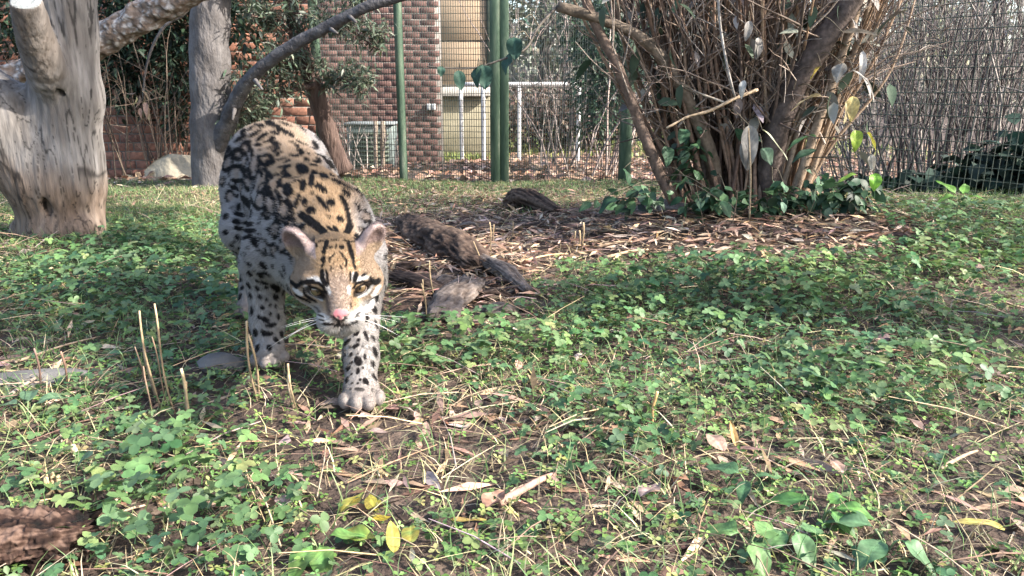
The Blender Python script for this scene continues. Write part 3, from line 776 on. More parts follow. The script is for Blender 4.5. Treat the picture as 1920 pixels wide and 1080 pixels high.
# ================================================================== the many-stemmed shrub
def build_shrub():
    base = at(1400, 382, 2.85)
    root = empty('stemmed_shrub', (base[0], 2.85, float(height(base[0], 2.85))), 'large shrub of many fanning brown stems on the mulch mound', 'shrub')
    BROWN = [(.20, .125, .085), (.26, .17, .12), (.15, .095, .07), (.32, .22, .15)]
    PALE = [(.40, .27, .18), (.46, .33, .23), (.34, .23, .15)]
    def stem(px, r0, r1, pal, seed, sides=10, name='stem', rough=.12):
        P = line(px, 8)
        V, F = tube(P, np.linspace(r0, r1, len(P)) * (.84 if name == 'limb' else 1), sides, rough * (1.5 if name == 'limb' else 1), 34, seed)
        C = paint(V, [(0, np.array(pal) * .25), (.5, np.array(pal) * .72), (1, np.array(pal) * 1.15)], 55, seed, (1, 1, .3))
        return under(mesh_np(name, V, F, M_STEM, None, True, C), root), P
    P_ = []
    main = [([(1268, 388, 2.80), (1235, 320, 2.78), (1195, 220, 2.76), (1160, 130, 2.74), (1110, 30, 2.72), (1085, -60, 2.7)], .026, .019, (.18, .125, .095)),
            ([(1345, 392, 2.9), (1335, 300, 2.85), (1290, 190, 2.8), (1230, 95, 2.75), (1150, 45, 2.72), (1045, 12, 2.7)], .034, .020, (.19, .145, .105)),
            ([(1440, 392, 2.85), (1445, 300, 2.8), (1475, 190, 2.75), (1530, 95, 2.7), (1590, 10, 2.66), (1640, -90, 2.62)], .056, .046, (.125, .095, .082)),
            ([(1315, 392, 2.88), (1320, 260, 2.9), (1318, 120, 2.9), (1330, 0, 2.9), (1340, -90, 2.9)], .024, .018, (.19, .14, .105)),
            ([(1480, 392, 2.78), (1530, 240, 2.75), (1575, 110, 2.72), (1605, 20, 2.7), (1625, -80, 2.68)], .022, .016, (.33, .245, .175)),
            ([(1495, 390, 2.8), (1548, 250, 2.78), (1590, 130, 2.76), (1630, 10, 2.74)], .015, .010, (.36, .27, .19)),
            ([(1300, 388, 2.95), (1268, 260, 2.95), (1225, 140, 2.95), (1190, 40, 2.95), (1170, -60, 2.95)], .019, .014, (.15, .105, .085)),
            ([(1400, 392, 2.95), (1395, 260, 2.95), (1400, 130, 2.95), (1420, 0, 2.95), (1430, -90, 2.95)], .020, .015, (.12, .085, .07)),
            ([(1370, 392, 3.0), (1350, 250, 3.0), (1365, 110, 3.0), (1380, -20, 3.0)], .022, .016, (.10, .07, .06)),
            ([(1420, 388, 2.82), (1440, 270, 2.8), (1440, 150, 2.8), (1500, 30, 2.8), (1520, -60, 2.8)], .013, .010, (.30, .22, .16)),
            ([(1456, 388, 2.8), (1490, 270, 2.78), (1515, 150, 2.78), (1525, 20, 2.78)], .013, .009, (.32, .235, .165))]
    for i, (px, r0, r1, pal) in enumerate(main):
        o, P = stem(px, r0, r1, pal, 30 + i, 16, 'limb'); P_.append(P)
    rs = np.random.default_rng(5)
    for i in range(150):
        x0 = rs.uniform(1270, 1500); y0 = rs.uniform(2.8, 3.05); q = (x0 - 1390) / 110
        top = x0 + q * rs.uniform(90, 210) + rs.normal() * 45
        pal = PALE[rs.integers(3)] if x0 > 1430 else BROWN[rs.integers(4)]
        o, P = stem([(x0, 390, y0), (x0 + .28 * (top - x0) + rs.normal() * 7, 270, y0 - .03 * q), (x0 + .62 * (top - x0) + rs.normal() * 12, 130, y0 - .06), (top, -20 - rs.uniform(0, 80), y0 - .1 + rs.normal() * .08)],
                    rs.uniform(.0045, .0105), rs.uniform(.0025, .0055), pal, 50 + i, 7); P_.append(P)
    # the pale broken twig lying across the stems and a few side twigs
    stem([(1250, 240, 2.62), (1290, 219, 2.62), (1330, 208, 2.62), (1375, 186, 2.62), (1420, 168, 2.64)], .0035, .0065, (.50, .37, .24), 201, 8, 'broken_twig', .35)
    stem([(1282, 162, 2.66), (1320, 178, 2.64), (1358, 192, 2.63)], .003, .004, (.45, .38, .30), 202, 6, 'broken_twig')
    stem([(1346, -10, 2.6), (1352, 60, 2.6), (1365, 130, 2.6), (1378, 182, 2.62)], .005, .004, (.42, .38, .34), 203, 6, 'broken_twig')
    side = []
    for P in P_:
        for _ in range(4):
            i = rs.integers(len(P) // 3, len(P) - 1)
            side += twigs(P[i] + np.array([0, 0, .03]), 1, rs.uniform(.18, .42), .01, .0035, lean=(rs.normal() * .8, -abs(rs.normal()) * .5), fork=1, seed=int(rs.integers(1e6)), wob=.16, up=.3)
    s_ = stems_mesh(side, 5, [(.24, .18, .14), (.30, .25, .21), (.15, .11, .09)], 9, 'side_twigs', root); tag(s_, kind='stuff')
    # hidden inner stems that make the middle dense and dark
    inner = twigs((base[0] + .02, 3.05, float(height(base[0], 3.05))), 46, 1.5, .16, .008, fork=1, seed=77, wob=.05)
    s_ = stems_mesh(inner, 5, [(.10, .075, .06), (.14, .10, .08)], 10, 'inner_stems', root); tag(s_, kind='stuff')
    # upper foliage out of and at the edge of the frame shades the stems
    V, F, C = leaves_on([p[0] for p in side] + [P[len(P) // 2:] for P in P_], 330, leaf_t(.42, 4, .2, .3), .075, [(.04, .06, .04), (.06, .085, .055), (.16, .15, .13), (.30, .28, .25)], .8, .03, .35)
    o = under(mesh_np('foliage', V, F, M_GLOSSY, None, True, C), root); tag(o, kind='stuff')
    return root, np.concatenate(P_)
shrub, SHRUB_PTS = build_shrub()
def big_leaf(px, py, y, L, w, yaw, tilt, roll, col, parent=None, name='leaf', mat=None, fold=.18, curl=.3, ground=False, label=None, cat=None, group=None, col2=None, wob=.075, notch=0.0):
    """one broad leaf with a midrib and a wavy margin"""
    n = 18; t = np.linspace(0, 1, n + 1)
    wid = w * .5 * np.sin(np.pi * t ** .72) ** .75; wid[0] = .03 * w; wid[-1] = .002
    cols = np.linspace(-1, 1, 9)
    rs = np.random.default_rng(abs(int(px * 31 + py)))
    ph = rs.uniform(0, 6, 2)
    X = cols[None] * wid[:, None] * L; Yv = np.repeat(t[:, None], 9, 1) * L - notch * np.abs(cols)[None] * (1 - t[:, None]) ** 3 * L * -.25
    Zv = L * (fold * np.abs(cols)[None] * wid[:, None] - curl * (t[:, None] ** 2) + wob * np.abs(cols)[None] * np.sin(t[:, None] * 9 + ph[0] + cols[None]) * w)
    Zv[:, 4] -= .014 * L * w
    Zv += L * .10 * cols[None] * wid[:, None] * math.sin(ph[1]) + .03 * L * np.sin(t[:, None] * 5 + ph[1])
    V = np.stack([X, Yv, Zv], -1).reshape(-1, 3)
    i = np.arange(n)[:, None] * 9; j = np.arange(8)[None]
    F = np.stack([i + j, i + j + 1, i + 10 + j, i + 9 + j], -1).reshape(-1, 4)
    Mx = frames(np.array([yaw]), np.array([tilt]), np.array([roll]))[0]
    p = G(px, py) + np.array([0, 0, .004]) if ground else at(px, py, y)
    Vw = V @ Mx.T
    if ground:
        hgt = height(Vw[:, 0] + p[0], Vw[:, 1] + p[1]) - p[2]; Vw[:, 2] = np.maximum(Vw[:, 2] + .012, hgt + .010 + .2 * np.maximum(Vw[:, 2], 0))
    c = np.tile(np.array(col, float), (len(V), 1))
    k = np.clip(.5 + .9 * nz(V / L, 3.0, int(px) % 50), 0, 1)[:, None]
    if col2 is not None: c = c * (1 - k) + np.array(col2) * k
    vein = np.zeros((n + 1, 9)); vein[:, 4] = .45
    vein += .22 * (np.sin((t[:, None] - .35 * np.abs(cols)[None]) * 44) > .55)
    c = c * (.9 + vein.reshape(-1, 1)) * (1 + .25 * nz(V / L, 9.0, int(py) % 40))[:, None]
    T = np.concatenate([F[:, [0, 1, 2]], F[:, [0, 2, 3]]])
    o = mesh_np(name, Vw, F, mat or M_LEAF, None, True, np.clip(c, .005, .9))
    o.location = p
    if parent is not None: under(o, parent); o.matrix_parent_inverse = Matrix.Translation(-Vector(parent.location))
    if parent is not None and parent.name.startswith('stemmed'):
        d = np.linalg.norm(SHRUB_PTS - p, axis=1) + .6 * np.abs(SHRUB_PTS[:, 2] - p[2] - .03); t_ = SHRUB_PTS[int(np.argmin(d))]
        q = spline([p, (p + t_) / 2 + np.array([0, 0, .025]), t_], 4)
        under(mesh_np('leaf_stalk', *tube(q, np.linspace(.0012, .0022, len(q)), 5), M_STEM, None, True, np.tile((.12, .10, .07), (len(q) * 5 + 2, 1))), o)
    if label: tag(o, label, cat or 'leaf', group)
    return o
GL = (.022, .048, .026); 
# glossy leaves round the shrub's foot, and dry or yellow ones hanging at its right
for px, py, y, L, yaw, tilt, c in [(1160, 330, 2.66, .09, 2.6, -.9, GL), (1185, 350, 2.66, .10, 3.3, -1.0, GL), (1120, 380, 2.6, .08, 2.2, -.5, GL), (1150, 385, 2.6, .09, 3.0, -.4, GL), (1100, 395, 2.58, .08, 2.8, -.4, GL), (1300, 340, 2.65, .09, 2.9, -.8, GL), (1330, 360, 2.62, .10, 3.4, -.8, GL),
                                   (1360, 375, 2.6, .11, 3.9, -.6, GL), (1290, 250, 2.72, .10, 2.5, -.7, GL), (1260, 290, 2.72, .11, 3.0, -.9, GL), (1275, 215, 2.74, .08, 1.9, -.5, GL), (1350, 395, 2.55, .08, 3.1, -1.0, GL), (1385, 385, 2.58, .09, 2.6, -.8, (.05, .10, .065)), (1475, 350, 2.65, .07, 2.9, -.5, (.065, .115, .07)),
                                   (1490, 375, 2.6, .07, 3.6, -.6, (.07, .12, .075)), (1445, 360, 2.62, .07, 2.6, -.6, (.065, .11, .07)), (1525, 345, 2.65, .07, 3.4, -.6, (.065, .12, .075)), (1540, 365, 2.62, .07, 2.7, -.8, (.08, .15, .07)), (1515, 330, 2.65, .06, 3.0, -.3, (.08, .135, .085)), (1560, 380, 2.6, .06, 3.5, -.7, (.08, .14, .08)),
                                   (1470, 385, 2.55, .06, 3.0, -.9, (.08, .13, .09)), (1375, 260, 2.7, .09, 3.3, -.7, GL), (1395, 290, 2.7, .08, 2.8, -.9, GL), (1425, 300, 2.68, .09, 3.4, -.8, (.05, .085, .055))]:
    big_leaf(px + random.uniform(-14, 14), py - 14 + random.uniform(-10, 12), y + random.uniform(-.04, .08), L * random.uniform(.5, .9), random.uniform(.5, .75), yaw + random.uniform(-1.3, 1.3), tilt * random.uniform(.25, 1.1), random.uniform(-.9, .9), c, shrub, 'leaf', M_GLOSSY, col2=tuple(np.array(c) * 1.5))
for px, py, y, L, w, yaw, tilt, c in [(1530, 255, 2.5, .10, .45, 1.7, -.1, (.10, .19, .09)), (1530, 280, 2.52, .09, .4, 1.9, -.2, (.04, .08, .05)), (1605, 245, 2.5, .065, .6, 3.0, -1.0, (.30, .42, .05)), (1625, 250, 2.5, .06, .5, 4.2, -.7, (.38, .36, .06)), (1640, 325, 2.45, .055, .75, 3.1, -1.1, (.20, .42, .05)), (1605, 328, 2.45, .06, .4, 1.6, -.1, (.26, .42, .08)),
                                      (1600, 180, 2.5, .08, .5, 2.9, -1.2, (.50, .40, .16)), (1585, 190, 2.5, .07, .4, 3.5, -1.1, (.46, .38, .22)), (1540, 180, 2.5, .10, .35, 1.6, -.1, (.40, .33, .2)), (1580, 120, 2.55, .06, .8, 2.2, -.9, (.26, .245, .22)), (1600, 130, 2.55, .12, .2, 4.4, -.6, (.40, .38, .35)), (1580, 60, 2.5, .11, .25, 4.9, .2, (.26, .23, .2)), (1618, 95, 2.6, .10, .25, 3.1, -1.2, (.46, .43, .40)),
                                      (1405, 235, 2.5, .14, .4, 3.2, -1.2, (.26, .245, .22)), (1395, 265, 2.5, .09, .3, 2.9, -1.2, (.26, .245, .22)), (1430, 245, 2.5, .12, .14, 4.2, -.5, (.48, .50, .34)), (1405, 40, 2.6, .06, .5, 2.8, -1.2, (.30, .28, .26)), (1422, 70, 2.6, .07, .5, 3.3, -1.2, (.26, .24, .22)), (1395, 150, 2.6, .06, .4, 2.5, -1.2, (.40, .40, .38)),
                                      (1540, 125, 2.6, .05, .7, 1.5, -.6, (.44, .34, .08)), (1635, 290, 2.5, .05, .5, 3.0, -1.2, (.45, .40, .32))]:
    big_leaf(px, py, y, L, w, yaw, tilt, random.uniform(-.5, .5), c, shrub, 'leaf', M_LEAF, fold=.3, curl=.35, col2=tuple(np.array(c) * .75))
q = line([(1405, 410, 2.45), (1407, 330, 2.47), (1403, 240, 2.5)], 5)
under(mesh_np('broken_twig', *tube(q, [.0032] * len(q), 7, .2, 60), M_STEM, None, True, np.tile((.22, .17, .11), (len(q) * 7 + 2, 1))), shrub)
leafy_mass('vine', 'green vine leaves crowding round the foot of the many stemmed shrub', 'vine',
           [B(1490, 372, 2.62, .10, .06, .06), B(1550, 372, 2.62, .12, .08, .09), B(1345, 378, 2.62, .12, .06, .07), B(1300, 300, 2.78, .08, .05, .16), B(1200, 372, 2.66, .10, .05, .05), B(1430, 376, 2.6, .08, .05, .05), B(1600, 365, 2.6, .10, .08, .06)],
           430, leaf_t(.62, 4, .18, .3), .046, [(.03, .07, .035), (.05, .10, .05), (.085, .15, .08), (.025, .05, .03)], mat=M_LEAF,
           stems=twigs((*at(1400, 385, 2.7)[:2], float(height(*at(1400, 385, 2.7)[:2]))), 12, .16, .30, .002, fork=1, seed=91))
# dark leafy sprig reaching in front of the fence
q = line([(1045, 12, 2.7), (1010, 50, 2.66), (985, 92, 2.62), (940, 112, 2.6), (890, 127, 2.6), (845, 128, 2.6), (800, 124, 2.6)], 5)
SHRUB_PTS = np.concatenate([SHRUB_PTS, q])
under(mesh_np('sprig_stem', *tube(q, np.linspace(.005, .0018, len(q)), 6), M_STEM, None, True, np.tile((.10, .085, .07), (len(q) * 6 + 2, 1))), shrub)
for px, py, L, w, yaw, tilt in ((965, 70, .075, .75, 3.1, -1.2), (955, 100, .072, .75, 2.4, -1.15), (907, 122, .082, .7, 3.3, -1.2), (895, 124, .07, .55, 2.9, -1.25), (860, 132, .068, .6, 3.5, -1.2), (828, 124, .035, .8, 3.0, -1.1), (982, 35, .03, .6, 4.0, -.6)):
    big_leaf(px, py, 2.6, L, w, yaw, tilt, random.uniform(-.3, .3), (.022, .050, .036), shrub, 'leaf', M_GLOSSY, fold=.15, curl=.15, col2=(.03, .062, .045))
# ================================================================== what covers the ground
def proj(p):
    r = p - np.array([0, 0, CAM_H]); d = r[:, 1] * CP - r[:, 2] * SP; u = r[:, 1] * SP + r[:, 2] * CP
    return 960 + FPX * r[:, 0] / d, 540 - FPX * u / d
def candidates(n, y0=.5, y1=4.95, power=1.0, margin=.35):
    """random ground points within (and a step beyond) the view"""
    y = y0 + (y1 - y0) * rng.random(n * 3) ** power
    x = rng.uniform(-1, 1, n * 3) * (.74 * y1 + margin)
    k = np.abs(x) < .74 * y + margin
    x, y = x[k][:n], y[k][:n]
    fx, fy = 2.75, 5.0
    ok = ~((x > .75) & (y > 4.95 - (x - .8) * 1.42))                   # stay inside the wider fence
    x, y = x[ok], y[ok]
    return np.stack([x, y, height(x, y)], 1)
def soft(px, py, cx, cy, rx, ry): return np.exp(-(((px - cx) / rx) ** 2 + ((py - cy) / ry) ** 2) ** 1.5)
def mulch_w(p):
    px, py = proj(p)
    m = np.maximum.reduce([soft(px, py, 1330, 425, 330, 60), soft(px, py, 1560, 445, 200, 40), soft(px, py, 850, 470, 190, 95), soft(px, py, 1120, 440, 220, 50), .8 * soft(px, py, 860, 560, 130, 60)])
    m2 = np.maximum.reduce([.75 * soft(px, py, 940, 790, 190, 50), .7 * soft(px, py, 650, 800, 200, 45), .8 * soft(px, py, 1400, 860, 110, 50), .75 * soft(px, py, 1830, 990, 120, 70), .6 * soft(px, py, 1650, 645, 60, 40), .6 * soft(px, py, 700, 900, 260, 60),
                            .6 * soft(px, py, 300, 960, 120, 60), .6 * soft(px, py, 380, 620, 120, 40), .7 * soft(px, py, 60, 700, 110, 40), .55 * soft(px, py, 1180, 930, 150, 50)])
    return m, m2
def build_floor():
    # ---- ground ivy and strawberry-like leaves
    T, F = trefoil()
    p = candidates(84000, .48, 4.95, .9)
    m, m2 = mulch_w(p); px, py = proj(p)
    patch = nz2(p[:, 0], p[:, 1], 2.6, 5) * .55 + nz2(p[:, 0], p[:, 1], 7, 6) * .45
    lush = np.maximum.reduce([soft(px, py, 1400, 570, 420, 110), soft(px, py, 1750, 470, 260, 90), soft(px, py, 330, 960, 330, 160), soft(px, py, 330, 540, 330, 130), soft(px, py, 880, 660, 260, 60), soft(px, py, 1650, 720, 280, 100), .6 * soft(px, py, 1150, 800, 160, 90)])
    dens = np.clip(.36 + .90 * patch + .65 * lush - 1.2 * m - .55 * m2, 0, 1)
    dens *= 1 - .55 * sstep(3.0, 3.6, p[:, 1])
    k = rng.random(len(p)) < dens
    p, lush, patch = p[k], lush[k], patch[k]; n = len(p)
    size = (.0075 + .0105 * rng.random(n) ** 1.6) * (.75 + .42 * lush) * (1 - .2 * sstep(2, 4, p[:, 1]))
    hgt = size * (.5 + 1.6 * rng.random(n)) * (.7 + .8 * lush) + .030 * rng.random(n) * np.clip(lush + .5 * patch, 0, 1)
    pos = p + np.stack([np.zeros(n), np.zeros(n), hgt], 1)
    yaw = rng.uniform(0, 6.283, n)
    M = frames(yaw, rng.normal(size=n) * .30 - .12, rng.normal(size=n) * .30)
    fresh = np.clip(.45 + .6 * nz2(p[:, 0], p[:, 1], 3.3, 9) + .25 * rng.normal(size=n), 0, 1)[:, None]
    col = pick([(.056, .122, .054), (.074, .148, .068), (.044, .095, .050), (.10, .165, .082)], n) * (1 - fresh) + pick([(.12, .205, .066), (.155, .24, .08), (.10, .18, .066), (.20, .255, .10)], n) * fresh
    V, Fs, C = scatter(T, F, pos, M, size, col)
    tag(mesh_np('ground_cover', V, Fs, M_LEAF, None, False, C), 'low green ground cover of small three part leaves', 'ground cover', kind='stuff')
    # ---- tiny clover between
    Vc, Fc = [], []
    for a in (0, 2.09, -2.09):
        ca, sa = math.cos(a), math.sin(a); b0 = len(Vc)
        for x, y, z in ((0, 0, 0), (.34, .55, .10), (.14, 1, .02), (-.14, 1, .02), (-.34, .55, .10)):
            Vc.append((ca * x - sa * y, sa * x + ca * y, z))
        Fc += [[b0, b0 + 1, b0 + 2], [b0, b0 + 2, b0 + 3], [b0, b0 + 3, b0 + 4]]
    p = candidates(80000, .48, 3.6, .9); m, m2 = mulch_w(p)
    g = nz2(p[:, 0], p[:, 1], 3.0, 31) * .5 + nz2(p[:, 0], p[:, 1], 8, 32) * .5
    k = rng.random(len(p)) < np.clip(.42 + .6 * g - 1.3 * m - .45 * m2, 0, 1); p = p[k]; n = len(p)
    pos = p + np.stack([0 * p[:, 0], 0 * p[:, 0], .003 + .018 * rng.random(n)], 1)
    V, Fs, C = scatter(np.array(Vc), [np.array(Fc)], pos, frames(rng.uniform(0, 6.283, n), rng.normal(size=n) * .35, rng.normal(size=n) * .35), .0055 + .005 * rng.random(n),
                       pick([(.115, .21, .055), (.15, .25, .065), (.09, .17, .055), (.19, .28, .085), (.25, .26, .10)], n))
    tag(mesh_np('clover', V, Fs, M_LEAF, None, False, C), 'tiny clover growing between the larger leaves', 'clover', kind='stuff')
    # ---- grass, green and dry
    bt = np.array([(-.5, 0, 0), (.5, 0, 0), (.38, .10, .42), (-.38, .10, .42), (.22, .36, .78), (-.22, .36, .78), (0, .75, .95)], float)
    bF = [np.array([[0, 1, 2, 3], [3, 2, 4, 5]]), np.array([[5, 4, 6]])]
    for nm, num, pal, lab in (('grass', 70000, [(.12, .20, .07), (.16, .24, .09), (.09, .16, .06), (.21, .27, .12)], 'short green grass'), ('dry_grass', 88000, [(.44, .36, .21), (.36, .29, .17), (.52, .44, .29), (.28, .22, .14), (.34, .33, .17)], 'dry straw coloured grass')):
        p = candidates(num, .48, 4.95, .9)
        m, m2 = mulch_w(p); px, py = proj(p)
        g = nz2(p[:, 0], p[:, 1], 2.2, 15 if nm == 'grass' else 16) * .6 + nz2(p[:, 0], p[:, 1], 9, 17) * .4
        if nm == 'grass':
            far = sstep(2.9, 3.5, p[:, 1]) * (px < 1250)
            d = np.clip(.20 + .55 * g + .9 * far + .5 * soft(px, py, 1230, 780, 120, 60) + .3 * soft(px, py, 1750, 380, 200, 30) - 1.1 * m, 0, 1)
        else:
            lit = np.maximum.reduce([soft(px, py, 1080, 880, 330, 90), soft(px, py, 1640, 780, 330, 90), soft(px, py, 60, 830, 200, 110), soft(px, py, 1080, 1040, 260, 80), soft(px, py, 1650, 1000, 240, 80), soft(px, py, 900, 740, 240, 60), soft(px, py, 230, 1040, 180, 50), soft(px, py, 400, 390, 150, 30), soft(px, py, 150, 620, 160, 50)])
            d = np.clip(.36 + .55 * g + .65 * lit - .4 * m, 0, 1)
        k = rng.random(len(p)) < d
        p = p[k]; n = len(p)
        if nm == 'grass':
            s = np.stack([np.full(n, .002) * (.7 + .6 * rng.random(n)), .03 + .03 * rng.random(n), .03 + .035 * rng.random(n)], 1); tilt = rng.normal(size=n) * .25
            s[:, 1:] *= (1 - .45 * sstep(2.8, 3.8, p[:, 1]))[:, None]; s[:, 0] *= 1 + .6 * sstep(2.8, 3.8, p[:, 1])
        else:
            s = np.stack([np.full(n, .0019) * (.6 + .8 * rng.random(n)), .035 + .07 * rng.random(n), .022 + .03 * rng.random(n)], 1); tilt = -np.abs(rng.normal(size=n)) * .55
        V, Fs, C = scatter(bt, bF, p, frames(rng.uniform(0, 6.283, n), tilt, rng.normal(size=n) * .3), s, pick(pal, n, .2))
        V[:, 2] = np.maximum(V[:, 2], height(V[:, 0], V[:, 1]) + .002)
        tag(mesh_np(nm, V, Fs, M_LEAF if nm == 'grass' else M_DRY, None, False, C), lab, 'grass', kind='stuff')
    # ---- litter: shredded mulch, fallen leaves, straw
    chip = leaf_t(.16, 2, .15, .12); T2 = leaf_t(.42, 3, .35, .25)
    p = candidates(60000, .48, 4.9, .85); m, m2 = mulch_w(p)
    k = rng.random(len(p)) < np.clip(.10 + .95 * m + .65 * m2, 0, 1); p = p[k]; n = len(p); mm = m[k]
    pos = p + np.stack([0 * p[:, 0], 0 * p[:, 0], .003 + .022 * rng.random(n) * mm + .004 * rng.random(n)], 1)
    col = pick([(.22, .135, .085), (.34, .22, .145), (.13, .085, .06), (.44, .31, .21), (.28, .19, .15), (.52, .40, .29), (.085, .06, .05)], n, .2)
    V, Fs, C = scatter(*chip, pos, frames(rng.uniform(0, 6.283, n), rng.normal(size=n) * .22, rng.normal(size=n) * .5), .035 + .055 * rng.random(n), col)
    V[:, 2] = np.maximum(V[:, 2], height(V[:, 0], V[:, 1]) + .0015)
    tag(mesh_np('mulch', V, Fs, M_DRY, None, False, C), 'shredded brown bark mulch', 'mulch', kind='stuff')
    p = candidates(15000, .48, 4.9, .85); m, m2 = mulch_w(p)
    k = rng.random(len(p)) < np.clip(.12 + .5 * m + .36 * m2, 0, 1); p = p[k]; n = len(p)
    pos = p + np.array([0, 0, .008])
    col = pick([(.20, .125, .09), (.30, .20, .15), (.24, .17, .14), (.36, .27, .21), (.14, .10, .08), (.40, .33, .28)], n, .2)
    V, Fs, C = scatter(*T2, pos, frames(rng.uniform(0, 6.283, n), rng.normal(size=n) * .25, rng.normal(size=n) * .35), .018 + .032 * rng.random(n), col)
    V[:, 2] = np.maximum(V[:, 2], height(V[:, 0], V[:, 1]) + .0015)
    tag(mesh_np('leaf_litter', V, Fs, M_DRY, None, False, C), 'brown fallen leaves strewn over the soil', 'leaves', kind='stuff')
    # straw and thin twigs lying about
    p = candidates(3600, .48, 4.0, .9); n = len(p); parts = []
    sx = np.array([(0, 0, .0), (0, 0, .5), (0, 0, 1)])
    rod = tube(np.array([(0, 0, 0), (.02, .5, .03), (0, 1, 0)]), np.array([.008, .007, .004]), 4, cap=False)
    V, Fs, C = scatter(rod[0], rod[1], p + np.array([0, 0, .012]), frames(rng.uniform(0, 6.283, n), np.abs(rng.normal(size=n)) * .18, np.zeros(n)), .04 + .14 * rng.random(n) ** 2, pick([(.40, .31, .20), (.28, .20, .14), (.16, .11, .08), (.50, .40, .27), (.34, .27, .23)], n, .2))
    V[:, 2] = np.maximum(V[:, 2], height(V[:, 0], V[:, 1]) + .002)
    tag(mesh_np('straw', V, Fs, M_DRY, None, False, C), 'thin straw and twigs scattered on the ground', 'straw', kind='stuff')
    # ---- beyond the fence: brown leaves, a sunlit lawn
    n = 16000; y = 5.08 + 8.5 * rng.random(n) ** 1.2; x = rng.uniform(-.55, .75, n) * y
    k = ~((y > 8.5) & (x < -.75)) & ~((y > 5.9) & (x < -1.4) & (y < 6.3)); x, y = x[k], y[k]; n = len(x)
    pos = np.stack([x, y, height(x, y) + .01], 1)
    V, Fs, C = scatter(*leaf_t(.6, 2, .3, .2), pos, frames(rng.uniform(0, 6.283, n), rng.normal(size=n) * .3, rng.normal(size=n) * .4), .06 + .05 * rng.random(n), pick([(.26, .16, .11), (.36, .23, .16), (.18, .12, .09), (.42, .31, .24)], n, .2))
    tag(mesh_np('leaf_carpet', V, Fs, M_DRY, None, False, C), 'carpet of brown leaves beyond the fence', 'leaves', kind='stuff')
    n = 9000; x = rng.uniform(-1.4, 6.5, n); y = rng.uniform(10.6, 13.5, n) + 9 * (x > -.2) * rng.random(n)
    k = ~((x < -.3) & (y > 11.4)); x, y = x[k], y[k]; n = len(x)
    s = np.stack([np.full(n, .02), .06 + .06 * rng.random(n), .06 + .06 * rng.random(n)], 1)
    V, Fs, C = scatter(bt, bF, np.stack([x, y, height(x, y)], 1), frames(rng.uniform(0, 6.283, n), rng.normal(size=n) * .3), s, pick([(.22, .26, .08), (.30, .32, .12), (.17, .22, .07)], n))
    tag(mesh_np('lawn_grass', V, Fs, M_LEAF, None, False, C), 'sunlit lawn past the white railing', 'grass', kind='stuff')
build_floor()

# ================================================================== rotten wood on the ground
M_ROT = mat_col('rotten_wood', rough=.9, spec=.15, vary=.4, vscale=60, bump=.9, bscale=70)
def log(name, pts, r, label, seed, pal, rough=.28, sides=64, flat=1.0, crumb=0.0):
    P = spline(pts, 34); rr = np.interp(np.linspace(0, 1, len(P)), np.linspace(0, 1, len(r)), r)
    V, F = tube(P, rr, sides, 0, 16, seed)
    m_ = len(P) * sides
    th = np.append(np.tile(np.linspace(0, 2 * np.pi, sides, endpoint=False), len(P)), [0, 0]); sl = np.append(np.repeat(np.linspace(0, 1, len(P)), sides), [0, 1])
    L = np.linalg.norm(P[-1] - P[0]); cy = np.stack([np.cos(th), np.sin(th), sl * L * 5], 1)          # grain runs along the log
    r_ = np.append(np.repeat(rr, sides), [rr[0], rr[-1]])
    grain = 1 - 1.6 * np.abs(nz(cy, 2.6, seed)); fine = 1 - 2 * np.abs(nz(cy * np.array([1, 1, .5]), 7.0, seed + 1)); low_ = nz(cy, 1.1, seed + 2)
    ctr = np.concatenate([np.repeat(P, sides, 0), P[:1], P[-1:]])
    ax = (P[-1] - P[0]) / L
    D = V - ctr; D /= np.linalg.norm(D, axis=1)[:, None] + 1e-9; D[m_:] = 0
    off = r_ * (1 + rough * (.5 * grain + .28 * fine + .9 * low_))
    D2 = D.copy(); D2[:, 2] *= flat
    V = ctr + D2 * off[:, None]
    jag = nz(np.stack([np.cos(th), np.sin(th), 0 * th], 1), 5.0, seed + 4) + .6 * nz(np.stack([np.cos(th), np.sin(th), 0 * th], 1), 11.0, seed + 6)
    V = V + ax * (jag * r_ * .9 * (sstep(.88, 1, sl) + sstep(.12, 0, sl)))[:, None]                    # splintered ends
    if crumb: V = V + D2 * (crumb * (nz(V, 80, seed + 8) + .7 * nz(V, 190, seed + 9) - .8 * sstep(.2, .6, nz(V, 28, seed + 10))))[:, None]
    v = np.clip(.45 - (.55 * sstep(.1, .6, nz(V, 28, seed + 10)) - .3 * nz(V, 110, seed + 11) if crumb else 0) + .35 * grain + .30 * fine + .35 * low_ + .25 * nz(cy * np.array([1, 1, .35]), 14.0, seed + 7), 0, 1)
    C = np.stack([np.interp(v, [q[0] for q in pal], [q[1][c] for q in pal]) for c in range(3)], 1)
    return tag(mesh_np(name, V, F, M_ROT, None, True, np.clip(C, .005, .9)), label, 'log')
DARKROT = [(0, (.008, .006, .005)), (.45, (.022, .015, .012)), (.75, (.05, .033, .025)), (1, (.10, .07, .053))]
GREYROT = [(0, (.018, .013, .011)), (.4, (.055, .042, .035)), (.65, (.095, .075, .063)), (1, (.15, .125, .11))]
REDROT = [(0, (.003, .002, .002)), (.5, (.010, .006, .005)), (.8, (.035, .020, .015)), (1, (.10, .065, .05))]
up = lambda p, z: p + np.array([0, 0, z])
log('rotten_log', [up(G(765, 428), .022), up(G(800, 455), .03), up(G(850, 480), .03), up(G(900, 512), .015)], [.050, .072, .070, .045], 'dark crumbling log on the mulch just right of the ocelot', 3, DARKROT, .26, 64, .62)
log('rotten_log', [up(G(895, 500), .03), up(G(945, 525), .03), up(G(990, 555), .015)], [.022, .028, .014], 'grey splintered wood slab at the end of the dark log', 5, GREYROT, .3, 56, .6)
